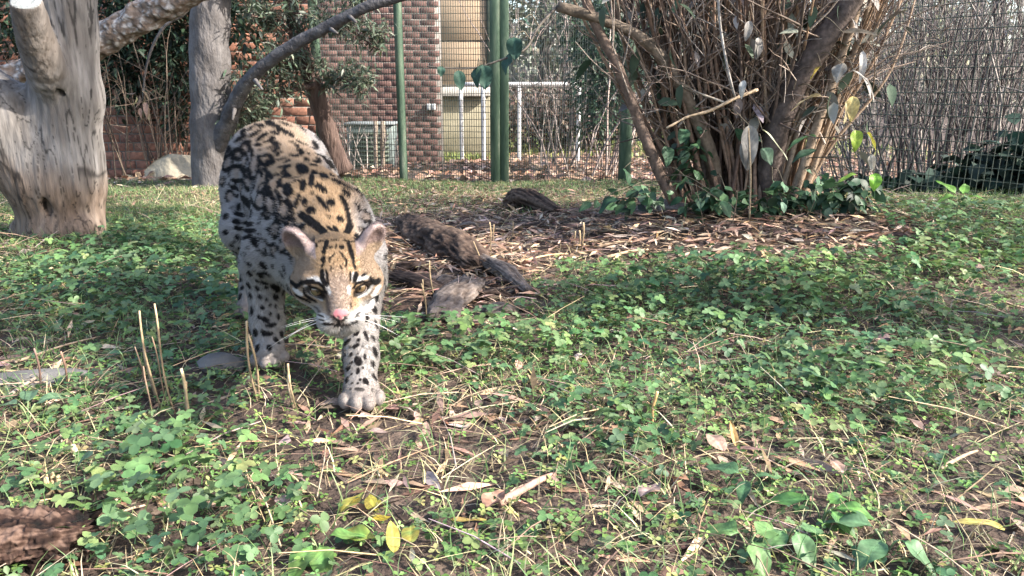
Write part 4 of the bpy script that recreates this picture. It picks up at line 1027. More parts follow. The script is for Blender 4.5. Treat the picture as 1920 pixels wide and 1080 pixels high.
log('bark_slab', [up(G(825, 610), .012), up(G(850, 575), .025), up(G(885, 540), .02)], [.035, .045, .03], 'grey ridged bark slab tilted below the dark log', 6, GREYROT, .35, 56, .45)
log('bark_slab', [up(G(740, 525), .012), up(G(790, 545), .02), up(G(850, 560), .012)], [.03, .035, .02], 'dark flat bark slab right beside the ocelot\'s cheek', 7, DARKROT, .3, 56, .5)
log('rotten_stump', [up(G(955, 392), .03), up(G(985, 394), .055), up(G(1045, 402), .01)], [.035, .05, .02], 'small black rotten stump at the edge of the grass', 8, DARKROT, .4, 56, .9)
log('rotten_log', [up(G(1180, 405), .0), up(G(1240, 400), .022), up(G(1330, 402), .005)], [.03, .05, .03], 'grey brown weathered log lying at the shrub\'s foot', 9, GREYROT, .25, 56, .6)
log('rotten_log', [up(G(-110, 1090), .02), up(G(20, 1055), .022), up(G(100, 1042), .022), up(G(165, 1025), .016)], [.036, .038, .036, .028], 'red brown crumbling log in the bottom corner', 11, REDROT, .30, 130, .85, .0065)
for i, (px, py, a, L, lab) in enumerate([(775, 505, .4, .10, 'dark bark chunk under the leaning cane'), (840, 535, 1.0, .09, 'brown bark chunk between the two grey slabs'), (925, 560, -.3, .10, 'splintered brown bark piece right of the ridged slab'), (940, 590, .5, .08, 'small brown bark piece at the edge of the ground cover'), (760, 440, .2, .12, 'bark piece behind the ocelot\'s ear'), (880, 430, .1, .12, 'bark piece behind the dark log'), (1010, 430, -.2, .10, 'bark piece on the open mulch')]):
    g = G(px, py); d = np.array([math.cos(a), math.sin(a), 0]) * L / 2
    o = log('bark_piece', [up(g - d, .008), up(g, .016), up(g + d, .006)], [.016, .024, .012], lab, 40 + i, GREYROT if i % 2 else DARKROT, .5, 28, .45); o['category'] = 'bark'
# ================================================================== cut canes and stalks
def cane(px0, py0, L, lean, label, r=.0017, col=(.34, .25, .15), group=None):
    """dry hollow cane stuck in the ground at a photo pixel"""
    p = G(px0, py0); a = np.array([lean[0], lean[1], 1.0]); a /= np.linalg.norm(a)
    pts = np.array([p + a * L * t + np.array([.004 * math.sin(4 * t + px0) * L / .12, .003 * math.cos(5 * t + px0), 0]) for t in np.linspace(-.1, 1, 12)])
    rr = np.full(12, r); rr[4] *= 1.18; rr[8] *= 1.18; rr[-1] *= .9
    V, F = tube(pts, rr, 9, .05, 60, int(px0))
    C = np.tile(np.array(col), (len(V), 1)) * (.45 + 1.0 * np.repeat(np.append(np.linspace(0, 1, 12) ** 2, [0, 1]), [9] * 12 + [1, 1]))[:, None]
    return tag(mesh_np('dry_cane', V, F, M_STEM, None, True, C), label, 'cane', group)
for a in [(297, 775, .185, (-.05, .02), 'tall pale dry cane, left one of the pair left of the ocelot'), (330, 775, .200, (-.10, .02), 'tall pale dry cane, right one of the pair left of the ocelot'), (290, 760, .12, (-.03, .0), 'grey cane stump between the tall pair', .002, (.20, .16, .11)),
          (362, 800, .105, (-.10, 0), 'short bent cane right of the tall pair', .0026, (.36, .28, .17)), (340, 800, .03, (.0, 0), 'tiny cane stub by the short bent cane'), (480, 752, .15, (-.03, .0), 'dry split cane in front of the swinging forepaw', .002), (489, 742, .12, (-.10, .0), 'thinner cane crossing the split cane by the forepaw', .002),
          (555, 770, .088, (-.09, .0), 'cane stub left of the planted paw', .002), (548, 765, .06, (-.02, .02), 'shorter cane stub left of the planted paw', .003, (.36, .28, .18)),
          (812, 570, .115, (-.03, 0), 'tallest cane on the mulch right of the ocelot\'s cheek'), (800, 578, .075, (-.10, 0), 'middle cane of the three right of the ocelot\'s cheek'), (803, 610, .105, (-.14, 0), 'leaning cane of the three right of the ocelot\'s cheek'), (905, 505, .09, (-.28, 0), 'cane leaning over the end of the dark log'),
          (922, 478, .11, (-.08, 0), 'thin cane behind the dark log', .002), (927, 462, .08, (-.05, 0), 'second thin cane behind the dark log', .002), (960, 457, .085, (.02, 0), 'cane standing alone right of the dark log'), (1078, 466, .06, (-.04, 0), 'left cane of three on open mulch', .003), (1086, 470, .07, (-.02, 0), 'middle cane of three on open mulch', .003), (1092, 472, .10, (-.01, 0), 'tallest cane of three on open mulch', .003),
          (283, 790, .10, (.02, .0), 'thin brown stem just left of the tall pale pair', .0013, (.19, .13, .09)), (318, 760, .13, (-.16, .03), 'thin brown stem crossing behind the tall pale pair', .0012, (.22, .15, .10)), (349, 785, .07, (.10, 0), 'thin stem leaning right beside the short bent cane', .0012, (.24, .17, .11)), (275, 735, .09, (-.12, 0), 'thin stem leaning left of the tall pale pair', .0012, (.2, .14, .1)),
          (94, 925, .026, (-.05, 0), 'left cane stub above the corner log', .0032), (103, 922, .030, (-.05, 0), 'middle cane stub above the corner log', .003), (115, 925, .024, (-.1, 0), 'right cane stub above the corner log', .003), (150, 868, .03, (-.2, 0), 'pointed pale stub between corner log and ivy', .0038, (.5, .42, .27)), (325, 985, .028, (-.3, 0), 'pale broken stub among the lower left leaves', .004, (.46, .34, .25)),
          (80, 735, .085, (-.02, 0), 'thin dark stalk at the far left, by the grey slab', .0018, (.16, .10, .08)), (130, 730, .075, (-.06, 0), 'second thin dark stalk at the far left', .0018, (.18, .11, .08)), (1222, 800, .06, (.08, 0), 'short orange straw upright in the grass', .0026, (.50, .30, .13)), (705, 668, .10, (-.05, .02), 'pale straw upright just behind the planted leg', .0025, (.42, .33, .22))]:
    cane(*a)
def lying(px0, py0, px1, py1, r, col, label, z=.012, sag=0.0):
    a, b = up(G(px0, py0), z), up(G(px1, py1), z); mid = (a + b) / 2 + np.array([.006, 0, .006 + sag])
    mid[2] = max(mid[2], float(height(mid[0], mid[1])) + z)
    P = spline([a, mid, b], 8); V, F = tube(P, np.linspace(r * .8, r * .45, len(P)), 8, .15, 50, int(px0))
    return tag(mesh_np('fallen_stick', V, F, M_STEM, None, True, np.tile(np.array(col), (len(V), 1))), label, 'stick')
for a in [(985, 495, 1065, 482, .0042, (.48, .34, .19), 'straight pale stick lying on the mulch'), (1120, 470, 1185, 460, .008, (.40, .28, .18), 'thick tan stick lying on the mulch before the shrub'), (1135, 490, 1215, 475, .007, (.46, .33, .21), 'split tan stick lying just below the thick one'),
          (735, 556, 795, 553, .004, (.44, .32, .22), 'short pale stick at the ocelot\'s cheek'), (160, 1005, 240, 938, .0035, (.40, .29, .20), 'pale stalk slanting up beside the corner log'), (190, 1000, 275, 965, .003, (.42, .31, .22), 'second pale stalk slanting beside the corner log'), (420, 890, 500, 950, .0035, (.44, .30, .21), 'tan twig among the lower left leaves'),
          (935, 960, 1040, 905, .008, (.34, .21, .16), 'thick curved brown bark strip in the foreground grass'), (1760, 895, 1830, 860, .004, (.34, .25, .17), 'slanting straw on the bare patch in the lower right'), (30, 690, 190, 640, .0035, (.35, .26, .18), 'long thin stick left of the tall canes'), (420, 480, 465, 492, .004, (.26, .2, .16), 'dark stick by the hind leg'), (10, 760, 120, 690, .005, (.22, .18, .15), 'dark stick over the grey slab')]:
    lying(*a)
# ================================================================== single leaves one can point at
YEL, YG, GRN, BRN = (.27, .22, .045), (.16, .22, .06), (.12, .25, .10), (.25, .14, .095)
def gl(px, py, L, w, yaw, tilt, col, label, col2=None, mat=None, curl=.15, name='fallen_leaf', cat='leaf', **k):
    big_leaf(px, py, 0, L * .82, w, yaw, tilt, random.uniform(-.15, .15), tuple(np.array(col) * .8), None, name, mat or M_LEAF, ground=True, label=label, cat=cat, curl=curl, col2=col2, **k)
gl(640, 985, .055, .45, -.6, .35, YEL, 'bent yellow green leaf in the foreground', YG)
gl(705, 980, .045, .6, .4, .2, YEL, 'blotched yellow leaf with brown specks in the foreground', (.30, .28, .05))
gl(690, 1000, .040, .45, -1.2, .1, (.30, .23, .03), 'bright yellow curled leaf below the blotched one', (.42, .33, .05))
gl(640, 1020, .060, .55, -1.9, .15, (.20, .36, .08), 'green and yellow broad leaf in the lower left foreground', YEL)
gl(570, 985, .045, .6, 1.2, .1, (.20, .27, .11), 'dull olive oval leaf in the lower left foreground', (.16, .2, .09))
gl(845, 1000, .055, .3, -1.5, .15, (.36, .24, .10), 'curled brown and yellow leaf in the foreground centre', YEL)
gl(770, 1040, .045, .6, .1, .2, YG, 'small yellow green leaf at the bottom centre', YEL)
gl(740, 1060, .06, .35, .2, .4, (.42, .34, .08), 'upright yellow leaf at the bottom edge', (.3, .3, .08))
gl(915, 975, .05, .75, -.5, .2, BRN, 'rusty brown folded leaf in the foreground centre', (.36, .22, .16), mat=M_DRY, fold=.5)
gl(1355, 865, .06, .55, .3, .3, (.42, .29, .22), 'pinkish brown dead leaf in the grass', (.34, .22, .17), mat=M_DRY)
gl(1378, 855, .05, .28, .1, .95, (.50, .34, .15), 'curled tan leaf standing upright in the grass', (.4, .25, .1), mat=M_DRY, fold=.6)
gl(1290, 920, .055, .35, 1.4, .15, (.34, .19, .12), 'curled brown leaf on dark soil', (.2, .12, .08), mat=M_DRY, fold=.5)
gl(1200, 955, .06, .6, -.7, .15, (.34, .26, .24), 'greyish purple dead leaf in the foreground', (.24, .17, .15), mat=M_DRY)
gl(1580, 905, .04, .6, .2, .2, (.40, .27, .22), 'pale brown leaf among the grass in the lower right', (.3, .2, .15), mat=M_DRY)
gl(1730, 825, .045, .5, .4, .3, (.34, .24, .20), 'folded brown leaf among the grass in the right half', (.25, .17, .14), mat=M_DRY, fold=.5)
gl(1670, 655, .07, .8, .8, .1, (.22, .15, .15), 'large purplish dead leaf below the broad arrow leaf', (.16, .11, .11), mat=M_DRY)
gl(1890, 720, .09, .4, 1.5, .05, (.20, .14, .12), 'long dark bark strip at the right edge', (.14, .1, .09), mat=M_DRY)
gl(1830, 515, .06, .6, -1.2, .2, (.36, .28, .24), 'pale dead leaf on the far right bank', (.28, .2, .17), mat=M_DRY)
gl(145, 630, .06, .35, -.5, .3, (.50, .46, .37), 'cream dead leaf left of the tall canes', (.42, .38, .3), mat=M_DRY)
gl(405, 620, .07, .35, -.7, .5, (.46, .32, .15), 'tan strappy leaf by the hind paw', (.36, .26, .12), mat=M_DRY)
gl(345, 640, .07, .5, -1.3, .2, (.38, .22, .16), 'rust coloured dead leaf behind the tall canes', (.3, .2, .15), mat=M_DRY)
gl(400, 660, .07, .3, -1.5, .1, (.34, .34, .10), 'yellow green strap leaf between the canes and the hind paw', (.4, .35, .15))
gl(880, 470 + 90, .06, .35, .6, .2, (.44, .24, .10), 'orange brown curled strip beside the grey bark slab', (.3, .16, .08), mat=M_DRY)
gl(730, 828, .07, .35, 1.5, .05, (.33, .25, .22), 'flat grey brown leaf just in front of the planted paw', (.26, .19, .17), mat=M_DRY)
gl(800, 840, .065, .25, .1, .2, (.30, .20, .16), 'narrow brown leaf standing on edge in front of the paw', (.2, .14, .11), mat=M_DRY)
gl(600, 775, .07, .4, -1.5, .1, (.42, .30, .24), 'pale tan leaf beside the planted paw', (.35, .25, .19), mat=M_DRY)
gl(540, 960 + 10, .04, .6, .7, .1, (.36, .26, .24), 'greyish dead leaf behind the olive oval leaf', (.28, .2, .18), mat=M_DRY)
gl(1880, 1015, .07, .3, 1.2, .1, (.50, .44, .12), 'yellow withered leaf on the bare patch at the lower right corner', (.35, .28, .1), mat=M_DRY)
# rooted broad-leaved plants
def broad_plant(px, py, leaves, label, col, col2):
    p = G(px, py); root = empty('broad_leaved_plant', tuple(p), label, 'plant')
    col, col2 = np.array(col) * .72, np.array(col2) * .6
    for i, (yaw, tilt, L, w) in enumerate(leaves):
        L *= .85
        a = np.array([-math.sin(yaw), math.cos(yaw), 0]) * L * .25 + np.array([0, 0, .018 + L * .2])
        q = spline([p, p + a * .5 + np.array([0, 0, .006]), p + a], 3)
        under(mesh_np('leaf_stalk', *tube(q, .0012, 6), M_STEM, None, True, np.tile((.2, .26, .12), (len(q) * 6 + 2, 1))), root)
        n0 = len(bpy.data.objects)
        o = big_leaf(px + 13 * i, py + 7 * i, 0, L, w, yaw, tilt, random.uniform(-.25, .25), col, None, 'leaf', M_LEAF, col2=col2, curl=.4, notch=.4, ground=False)
        o.location = p + a; under(o, root)
broad_plant(1685, 580, [(3.15, -.55, .085, .62), (1.9, .05, .07, .45), (4.3, .05, .075, .4), (.6, .3, .05, .5), (2.5, -.1, .055, .5)], 'plant with a large pale arrow shaped leaf drooping on the right bank', (.17, .33, .15), (.13, .27, .12))
broad_plant(1545, 610, [(.2, 1.0, .06, .35), (1.2, .3, .05, .5)], 'narrow upright leaf left of the arrow leaved plant', (.10, .22, .08), (.13, .26, .10))
broad_plant(1100, 640, [(4.3, .0, .055, .62), (1.9, .0, .05, .6), (3.2, -.4, .045, .6), (.3, .25, .045, .6)], 'four leaved bright green plant in the dark ground cover', (.13, .30, .10), (.16, .34, .13))
broad_plant(770, 610, [(2.2, .1, .055, .5), (3.6, -.2, .06, .5), (4.8, .1, .05, .45), (1.0, .2, .05, .5)], 'lobed bright green plant by the planted leg', (.13, .29, .09), (.10, .22, .08))
broad_plant(790, 690, [(2.4, -.1, .05, .5), (4.2, .0, .055, .5), (1.5, .1, .045, .5)], 'low green plant right of the planted leg', (.10, .22, .08), (.13, .27, .10))
broad_plant(1790, 660, [(2.6, -.1, .05, .9), (4.0, -.1, .055, .9)], 'pair of round pale leaves in the right bank', (.16, .30, .13), (.2, .34, .15))
broad_plant(1800, 385, [(.6, .9, .10, .4), (5.6, .7, .10, .4), (1.8, .1, .09, .4), (3.8, .3, .08, .4)], 'sunlit upright leaves on the far crest before the thicket', (.18, .38, .07), (.22, .44, .09))
broad_plant(1540, 985, [(4.4, .15, .06, .55), (1.2, .1, .07, .4), (3.6, -.1, .05, .5), (5.3, .2, .05, .5)], 'rosette of long green leaves in the lower right foreground', (.14, .31, .07), (.10, .24, .08))
broad_plant(1475, 1025, [(3.4, -.3, .055, .6), (4.6, -.1, .05, .6), (2.3, -.1, .05, .6)], 'holed pale green leaves below the long leaved rosette', (.17, .32, .13), (.13, .26, .11))
broad_plant(1660, 1045, [(.9, .15, .075, .6), (3.9, -.2, .06, .6), (2.2, -.1, .06, .6)], 'torn broad leaf beside the pale strip at the bottom right', (.14, .28, .13), (.18, .32, .16))
broad_plant(1400, 930, [(.9, .25, .055, .6), (2.6, -.05, .045, .5), (4.9, .2, .045, .5)], 'dull green pointed leaf beside dark soil', (.12, .25, .11), (.10, .2, .1))
broad_plant(600, 1050, [(2.7, -.3, .055, .7), (3.5, -.5, .05, .7), (1.3, .0, .045, .6), (5.0, .2, .05, .6)], 'light green pair of leaves at the bottom left edge', (.15, .32, .09), (.22, .36, .1))
broad_plant(55, 790, [(.4, .3, .07, .5), (1.4, .1, .07, .45), (5.4, .3, .06, .45)], 'grey green leaves beside the slab at the left edge', (.14, .24, .13), (.11, .19, .11))
broad_plant(1400, 1045, [(1.0, .1, .05, .7), (5.2, .1, .05, .7), (3.3, -.2, .05, .7)], 'cluster of pale leaves at the bottom edge right of centre', (.16, .31, .11), (.2, .35, .12))
# ================================================================== the ocelot
def build_ocelot():
    H0 = np.array([-.277, 1.147, .246])
    yaw, pit = R(15), R(14)
    hf = np.array([math.sin(yaw) * math.cos(pit), -math.cos(yaw) * math.cos(pit), -math.sin(pit)])
    hl = np.array([math.cos(yaw), math.sin(yaw), 0.0])
    hu = np.cross(hf, hl); hu = hu if hu[2] > 0 else -hu
    HM = np.stack([hl, hf, hu], 1)                       # columns: cat's left, forward, up
    def hp(x, y, z): return H0 + HM @ np.array([x, y, z], float)
    def hrot(ax=0, az=0, ay=0):
        m = Matrix.Rotation(az, 3, 'Z') @ Matrix.Rotation(ax, 3, 'X') @ Matrix.Rotation(ay, 3, 'Y')
        return HM @ np.array(m)
    X = axis((-.80, -.385, .0036), (-.385, -.165, .0016), (-.165, -.10, .0036))
    Y = axis((1.03, 1.245, .0016), (1.245, 2.0, .0036), (2.0, 2.5, .006))
    Z = axis((-.012, .15, .0036), (.15, .36, .0016), (.36, .50, .0036))
    f = Field(X, Y, Z)
    bf = np.array([.43, -.903, 0]); bl = np.array([.903, .43, 0]); BM = np.stack([bl, bf, [0, 0, 1]], 1)
    # trunk
    f.cone((-.372, 1.43, .295), (-.43, 1.54, .285), .074, .090, .03)
    f.cone((-.43, 1.54, .285), (-.505, 1.69, .315), .090, .088, .05)
    f.cone((-.505, 1.69, .318), (-.562, 1.80, .365), .088, .090, .05)
    f.cone((-.562, 1.80, .365), (-.60, 1.90, .352), .090, .066, .04)
    f.ell((-.375, 1.40, .245), (.088, .12, .105), BM, .05)
    f.ell((-.47, 1.60, .245), (.080, .16, .075), BM, .05)
    # neck
    f.cone((-.365, 1.385, .285), (-.300, 1.215, .262), .078, .056, .05)
    f.ell((-.325, 1.28, .225), (.058, .10, .06), BM, .04)
    # shoulder blades and front legs (cat's left one is planted ahead, the right one swings)
    f.ell((-.312, 1.395, .270), (.042, .070, .085), BM, .035)
    f.cone((-.290, 1.365, .235), (-.292, 1.415, .180), .050, .039, .04)
    f.cone((-.292, 1.415, .180), (-.276, 1.285, .068), .039, .027, .03)
    f.cone((-.276, 1.285, .068), (-.270, 1.245, .030), .028, .027, .02)
    f.ell((-.455, 1.435, .275), (.044, .070, .085), BM, .035)
    f.cone((-.468, 1.425, .235), (-.500, 1.470, .195), .052, .041, .04)
    f.cone((-.500, 1.470, .195), (-.497, 1.448, .082), .041, .030, .03)
    f.cone((-.497, 1.448, .082), (-.490, 1.425, .035), .029, .026, .02)
    # hind legs
    f.ell((-.622, 1.80, .325), (.058, .095, .105), BM, .045)
    f.cone((-.625, 1.775, .30), (-.613, 1.69, .225), .060, .046, .04)
    f.cone((-.613, 1.69, .225), (-.655, 1.835, .125), .046, .027, .03)
    f.cone((-.655, 1.835, .125), (-.655, 1.785, .040), .025, .022, .02)
    f.ell((-.512, 1.86, .325), (.058, .095, .105), BM, .045)
    f.cone((-.490, 1.82, .30), (-.462, 1.72, .225), .066, .050, .04)
    f.cone((-.462, 1.72, .225), (-.458, 1.85, .120), .050, .027, .03)
    f.cone((-.458, 1.85, .120), (-.446, 1.78, .035), .025, .022, .02)
    # paws: pad, four toes
    def paw(c, head, s=1.0, tip=0.0):
        c = np.asarray(c, float); a = R(head)
        pf = np.array([math.sin(a), -math.cos(a), -tip]); pl = np.array([math.cos(a), math.sin(a), 0])
        f.ell(c + pf * .006 + np.array([0, 0, .020]), (.030 * s, .034 * s, .021 * s), np.stack([pl, pf, [0, 0, 1]], 1), .015)
        for i, (lx, ly) in enumerate(((-.027, .020), (-.0095, .036), (.0095, .036), (.027, .020))):
            q = c + pl * lx * s + pf * ly * s + np.array([0, 0, .013])
            f.ell(q, (.0118 * s, .018 * s, .0135 * s), np.stack([pl, pf, [0, 0, 1]], 1), .0025)
    paw((-.2685, 1.235, .0), 14, 1.05)
    paw((-.489, 1.418, .012), 20, .98, .25)
    paw((-.652, 1.765, .0), 20, .92)
    paw((-.443, 1.76, .0), 20, .92)
    # tail, carried low behind
    tp = spline([(-.60, 1.92, .36), (-.625, 2.0, .29), (-.64, 2.10, .19), (-.65, 2.22, .14), (-.66, 2.34, .15)], 4)
    for i in range(len(tp) - 1):
        r0 = .030 - .012 * i / len(tp)
        f.cone(tp[i], tp[i + 1], r0, r0 - .001, .02)
    # head
    f.ell(hp(0, -.012, .020), (.053, .064, .048), HM, .02)
    for s in (-1, 1):
        f.ell(hp(s * .034, .000, -.002), (.037, .044, .032), HM, .018)
        f.ell(hp(s * .036, -.018, -.024), (.020, .030, .018), HM, .02)
        f.ell(hp(s * .0145, .072, -.0305), (.0200, .0215, .0180), HM, .010)
        f.cone(hp(s * .016, .0495, .0195), hp(s * .043, .034, .0180), .0105, .0092, .012)
    f.cone(hp(0, .030, -.016), hp(0, .064, -.022), .034, .024, .02)
    f.cone(hp(0, .030, .022), hp(0, .080, -.005), .0180, .0135, .014)
    f.ell(hp(0, .0885, -.012), (.0140, .0078, .0090), HM, .005)
    f.ell(hp(0, .067, -.049), (.0170, .017, .0110), HM, .008)
    f.ell(hp(0, .022, -.036), (.030, .045, .018), HM, .02)
    f.cone(hp(0, .0945, -.021), hp(0, .089, -.037), .0016, .0016, .003, 'sub')          # philtrum
    for s in (-1, 1):
        f.cone(hp(0, .089, -.0375), hp(s * .026, .070, -.043), .0022, .0018, .004, 'sub')    # mouth line
        f.ell(hp(s * .0052, .0965, -.0125), (.0021, .003, .0017), HM, .002, 'sub')           # nostrils
        f.ell(hp(s * .0325, .0505, .0058), (.0116, .014, .0046), hrot(ay=R(-s * 16)), .004, 'sub')             # eye sockets
        # ears: a rounded cup, its hollow turned forward and outward
        em = hrot(ax=R(-12), az=R(-s * 36), ay=R(s * 30))
        ec = hp(s * .0565, -.022, .0565)
        f.ell(ec, (.0225, .0150, .0305), em, .012)
        f.ell(ec + em @ np.array([0, .0135, .004]), (.0185, .0150, .0268), em, .004, 'sub')
    V, Q = f.mesh()
    del f
    V = relax(V, Q, 2, .45)
    V[:, 2] = np.maximum(V[:, 2], .001)
    N = vnormals(V, Q)
    # ---------------- coat
    rel = V - np.array([0, 0, CAM_H])
    dep = rel[:, 1] * CP - rel[:, 2] * SP
    upv = rel[:, 1] * SP + rel[:, 2] * CP
    PX, PY = 960 + FPX * rel[:, 0] / dep, 540 - FPX * upv / dep
    face = (N * -rel).sum(1) > 0
    fi = np.nonzero(face)[0]
    def surf(px, py):
        for tol in (2.5, 5, 9):
            m = fi[(np.abs(PX[fi] - px) < tol) & (np.abs(PY[fi] - py) < tol)]
            if len(m): return V[m[np.argmin(dep[m])]]
        return None
    hl_ = (V - H0) @ HM                                            # head coordinates: left, forward, up
    headw = sstep(.115, .085, np.linalg.norm((V - hp(0, .0, .005)) * 1.0, axis=1))
    earw = ((hl_[:, 2] > .048) & (np.abs(hl_[:, 0]) > .030) & (headw > 0)).astype(float) * sstep(.045, .055, hl_[:, 2])
    # spine coordinates
    SPN = np.array([(-.300, 1.215, .262), (-.365, 1.385, .285), (-.43, 1.54, .285), (-.505, 1.69, .315), (-.562, 1.80, .365), (-.60, 1.90, .352)])
    best = np.full(len(V), 9.0); uu = np.zeros(len(V)); ctr = np.zeros_like(V); acc = 0
    for a, b in zip(SPN[:-1], SPN[1:]):
        ab = b - a; L = np.linalg.norm(ab)
        t = np.clip(((V - a) @ ab) / L ** 2, 0, 1); c = a + t[:, None] * ab
        d = np.linalg.norm(V - c, axis=1); m = d < best
        best[m] = d[m]; uu[m] = acc + t[m] * L; ctr[m] = c[m]; acc += L
    side = (V - ctr) @ bl; upw = V[:, 2] - ctr[:, 2]
    theta = np.arctan2(np.abs(side), upw)                           # 0 = along the back, pi = belly
    legw = sstep(.215, .165, V[:, 2]) * (1 - headw)
    n1 = nz(V, 40, 3); n2 = nz(V, 150, 4); n3 = nz(V, 14, 5)
    tawny = np.array([.36, .252, .152]); pale = np.array([.27, .257, .255]); white = np.array([.34, .325, .31]); dark = np.array([.006, .0045, .005])
    k = np.clip(sstep(.40, 1.25, theta + .12 * n3) + .35 * sstep(1.50, 1.75, V[:, 1]), 0, 1)[:, None]
    C = tawny * (1 - k) + pale * k
    k = sstep(1.9, 2.5, theta)[:, None]; C = C * (1 - k) + white * k
    k = legw[:, None]; C = C * (1 - k) + np.array([.255, .238, .226]) * k
    k = (sstep(.055, .025, V[:, 2]))[:, None]; C = C * (1 - k) + np.array([.20, .175, .16]) * k
    # head base colours
    hx, hy, hz = hl_[:, 0], hl_[:, 1], hl_[:, 2]
    hc = np.tile(np.array([.32, .222, .132]), (len(V), 1))
    k = (sstep(.026, .040, np.abs(hx)) * sstep(-.03, .0, hz))[:, None]; hc = hc * (1 - k) + np.array([.25, .185, .13]) * k
    k = (sstep(.035, .06, hy) * sstep(.020, .012, np.abs(hx)))[:, None]; hc = hc * (1 - k) + np.array([.28, .215, .17]) * k
    k = (sstep(-.006, -.024, hz + .12 * (np.abs(hx) - .04) ) * np.maximum(sstep(.011, .018, np.abs(hx)), sstep(-.022, -.034, hz)))[:, None]; hc = hc * (1 - k) + white * k
    C = C * (1 - headw[:, None]) + hc * headw[:, None]
    spots = np.zeros(len(V)); ring = np.zeros(len(V)); taken = np.zeros(len(V))
    def seg_dist(pts, r):
        """distance of nearby vertices to a polyline of surface points"""
        pts = np.array(pts); lo, hi = pts.min(0) - r, pts.max(0) + r
        ii = np.nonzero(((V > lo) & (V < hi)).all(1))[0]
        d = np.full(len(ii), 9.0); tt = np.zeros(len(ii))
        if len(pts) == 1: return ii, np.linalg.norm(V[ii] - pts[0], axis=1), tt
        for j, (a, b) in enumerate(zip(pts[:-1], pts[1:])):
            ab = b - a; L2 = max(ab @ ab, 1e-12)
            t = np.clip(((V[ii] - a) @ ab) / L2, 0, 1)
            e = np.linalg.norm(V[ii] - a - t[:, None] * ab, axis=1)
            m = e < d; d[m] = e[m]; tt[m] = (j + t[m]) / (len(pts) - 1)
        return ii, d, tt
    def trace(px):
        px = np.array(px, float); out = []
        if len(px) == 1: 
            s = surf(*px[0]); return [s] if s is not None else []
        for a, b in zip(px[:-1], px[1:]):
            for t in np.linspace(0, 1, max(2, int(np.linalg.norm(b - a) / 4)), endpoint=False):
                s = surf(*(a + t * (b - a)))
                if s is not None: out.append(s)
        s = surf(*px[-1]); out += [s] if s is not None else []
        return out
    def stroke(px, hw, layer, soft=.0009, taper=0.25, wob=.25, val=1.0):
        pts = trace(px)
        if not pts: return
        zd = np.mean([(p[1] * CP - (p[2] - CAM_H) * SP) for p in pts]); w = hw * zd / FPX
        ii, d, t = seg_dist(pts, w * 1.6 + .003)
        ww = w * (1 - taper * (2 * np.abs(t - .5)) ** 2) * (1 + wob * n2[ii] * .6 + wob * n1[ii] * .5)
        v = sstep(ww + soft, ww - soft, d) * val
        layer[ii] = np.maximum(layer[ii], v)
        taken[ii] = np.maximum(taken[ii], sstep(ww + .010, ww + .004, d))
    # nape, shoulders, back: the long bars and blotches
    for px, hw in [([(641, 367), (652, 394), (658, 422), (649, 444)], 6.5), ([(563, 400), (585, 417), (610, 439)], 8), ([(597, 369), (616, 394)], 4.5),
                   ([(620, 407)], 6), ([(629, 424), (634, 434)], 4), ([(617, 424), (622, 432)], 3.5), ([(587, 362)], 6), ([(612, 360)], 4.5), ([(585, 328), (586, 350)], 5),
                   ([(608, 325), (610, 335)], 8), ([(628, 337), (645, 346), (662, 355)], 8), ([(552, 334)], 8.5), ([(567, 338), (568, 356)], 6), ([(565, 308), (571, 325)], 10),
                   ([(535, 345), (545, 365)], 9), ([(560, 365), (553, 390)], 5), ([(610, 302), (630, 312)], 8), ([(668, 380), (674, 394)], 4), ([(677, 366), (687, 392)], 2.2),
                   ([(500, 226), (519, 237)], 7.5), ([(524, 240), (547, 254)], 8), ([(549, 266)], 8.5), ([(553, 281), (567, 280)], 3.5), ([(547, 291), (563, 291)], 6), ([(579, 289)], 5.5),
                   ([(594, 289), (612, 296)], 4.5), ([(570, 268), (592, 280)], 2.6), ([(590, 305), (598, 302)], 5), ([(648, 318), (656, 326)], 5), ([(466, 243), (479, 233)], 5.5), ([(471, 254), (488, 244)], 5.5),
                   ([(444, 262), (459, 255)], 8), ([(483, 262), (498, 251)], 7), ([(497, 266), (512, 258)], 7), ([(503, 277), (522, 270)], 5.5), ([(436, 258)], 6), ([(516, 291), (527, 284)], 5),
                   ([(532, 318), (543, 310)], 7), ([(520, 300), (532, 296)], 4.5), ([(595, 448), (604, 437)], 5), ([(668, 444), (676, 436)], 5), ([(520, 330), (532, 322), (540, 322)], 4)]:
        stroke(px, hw * 1.12, spots, .0009, .2, .30)
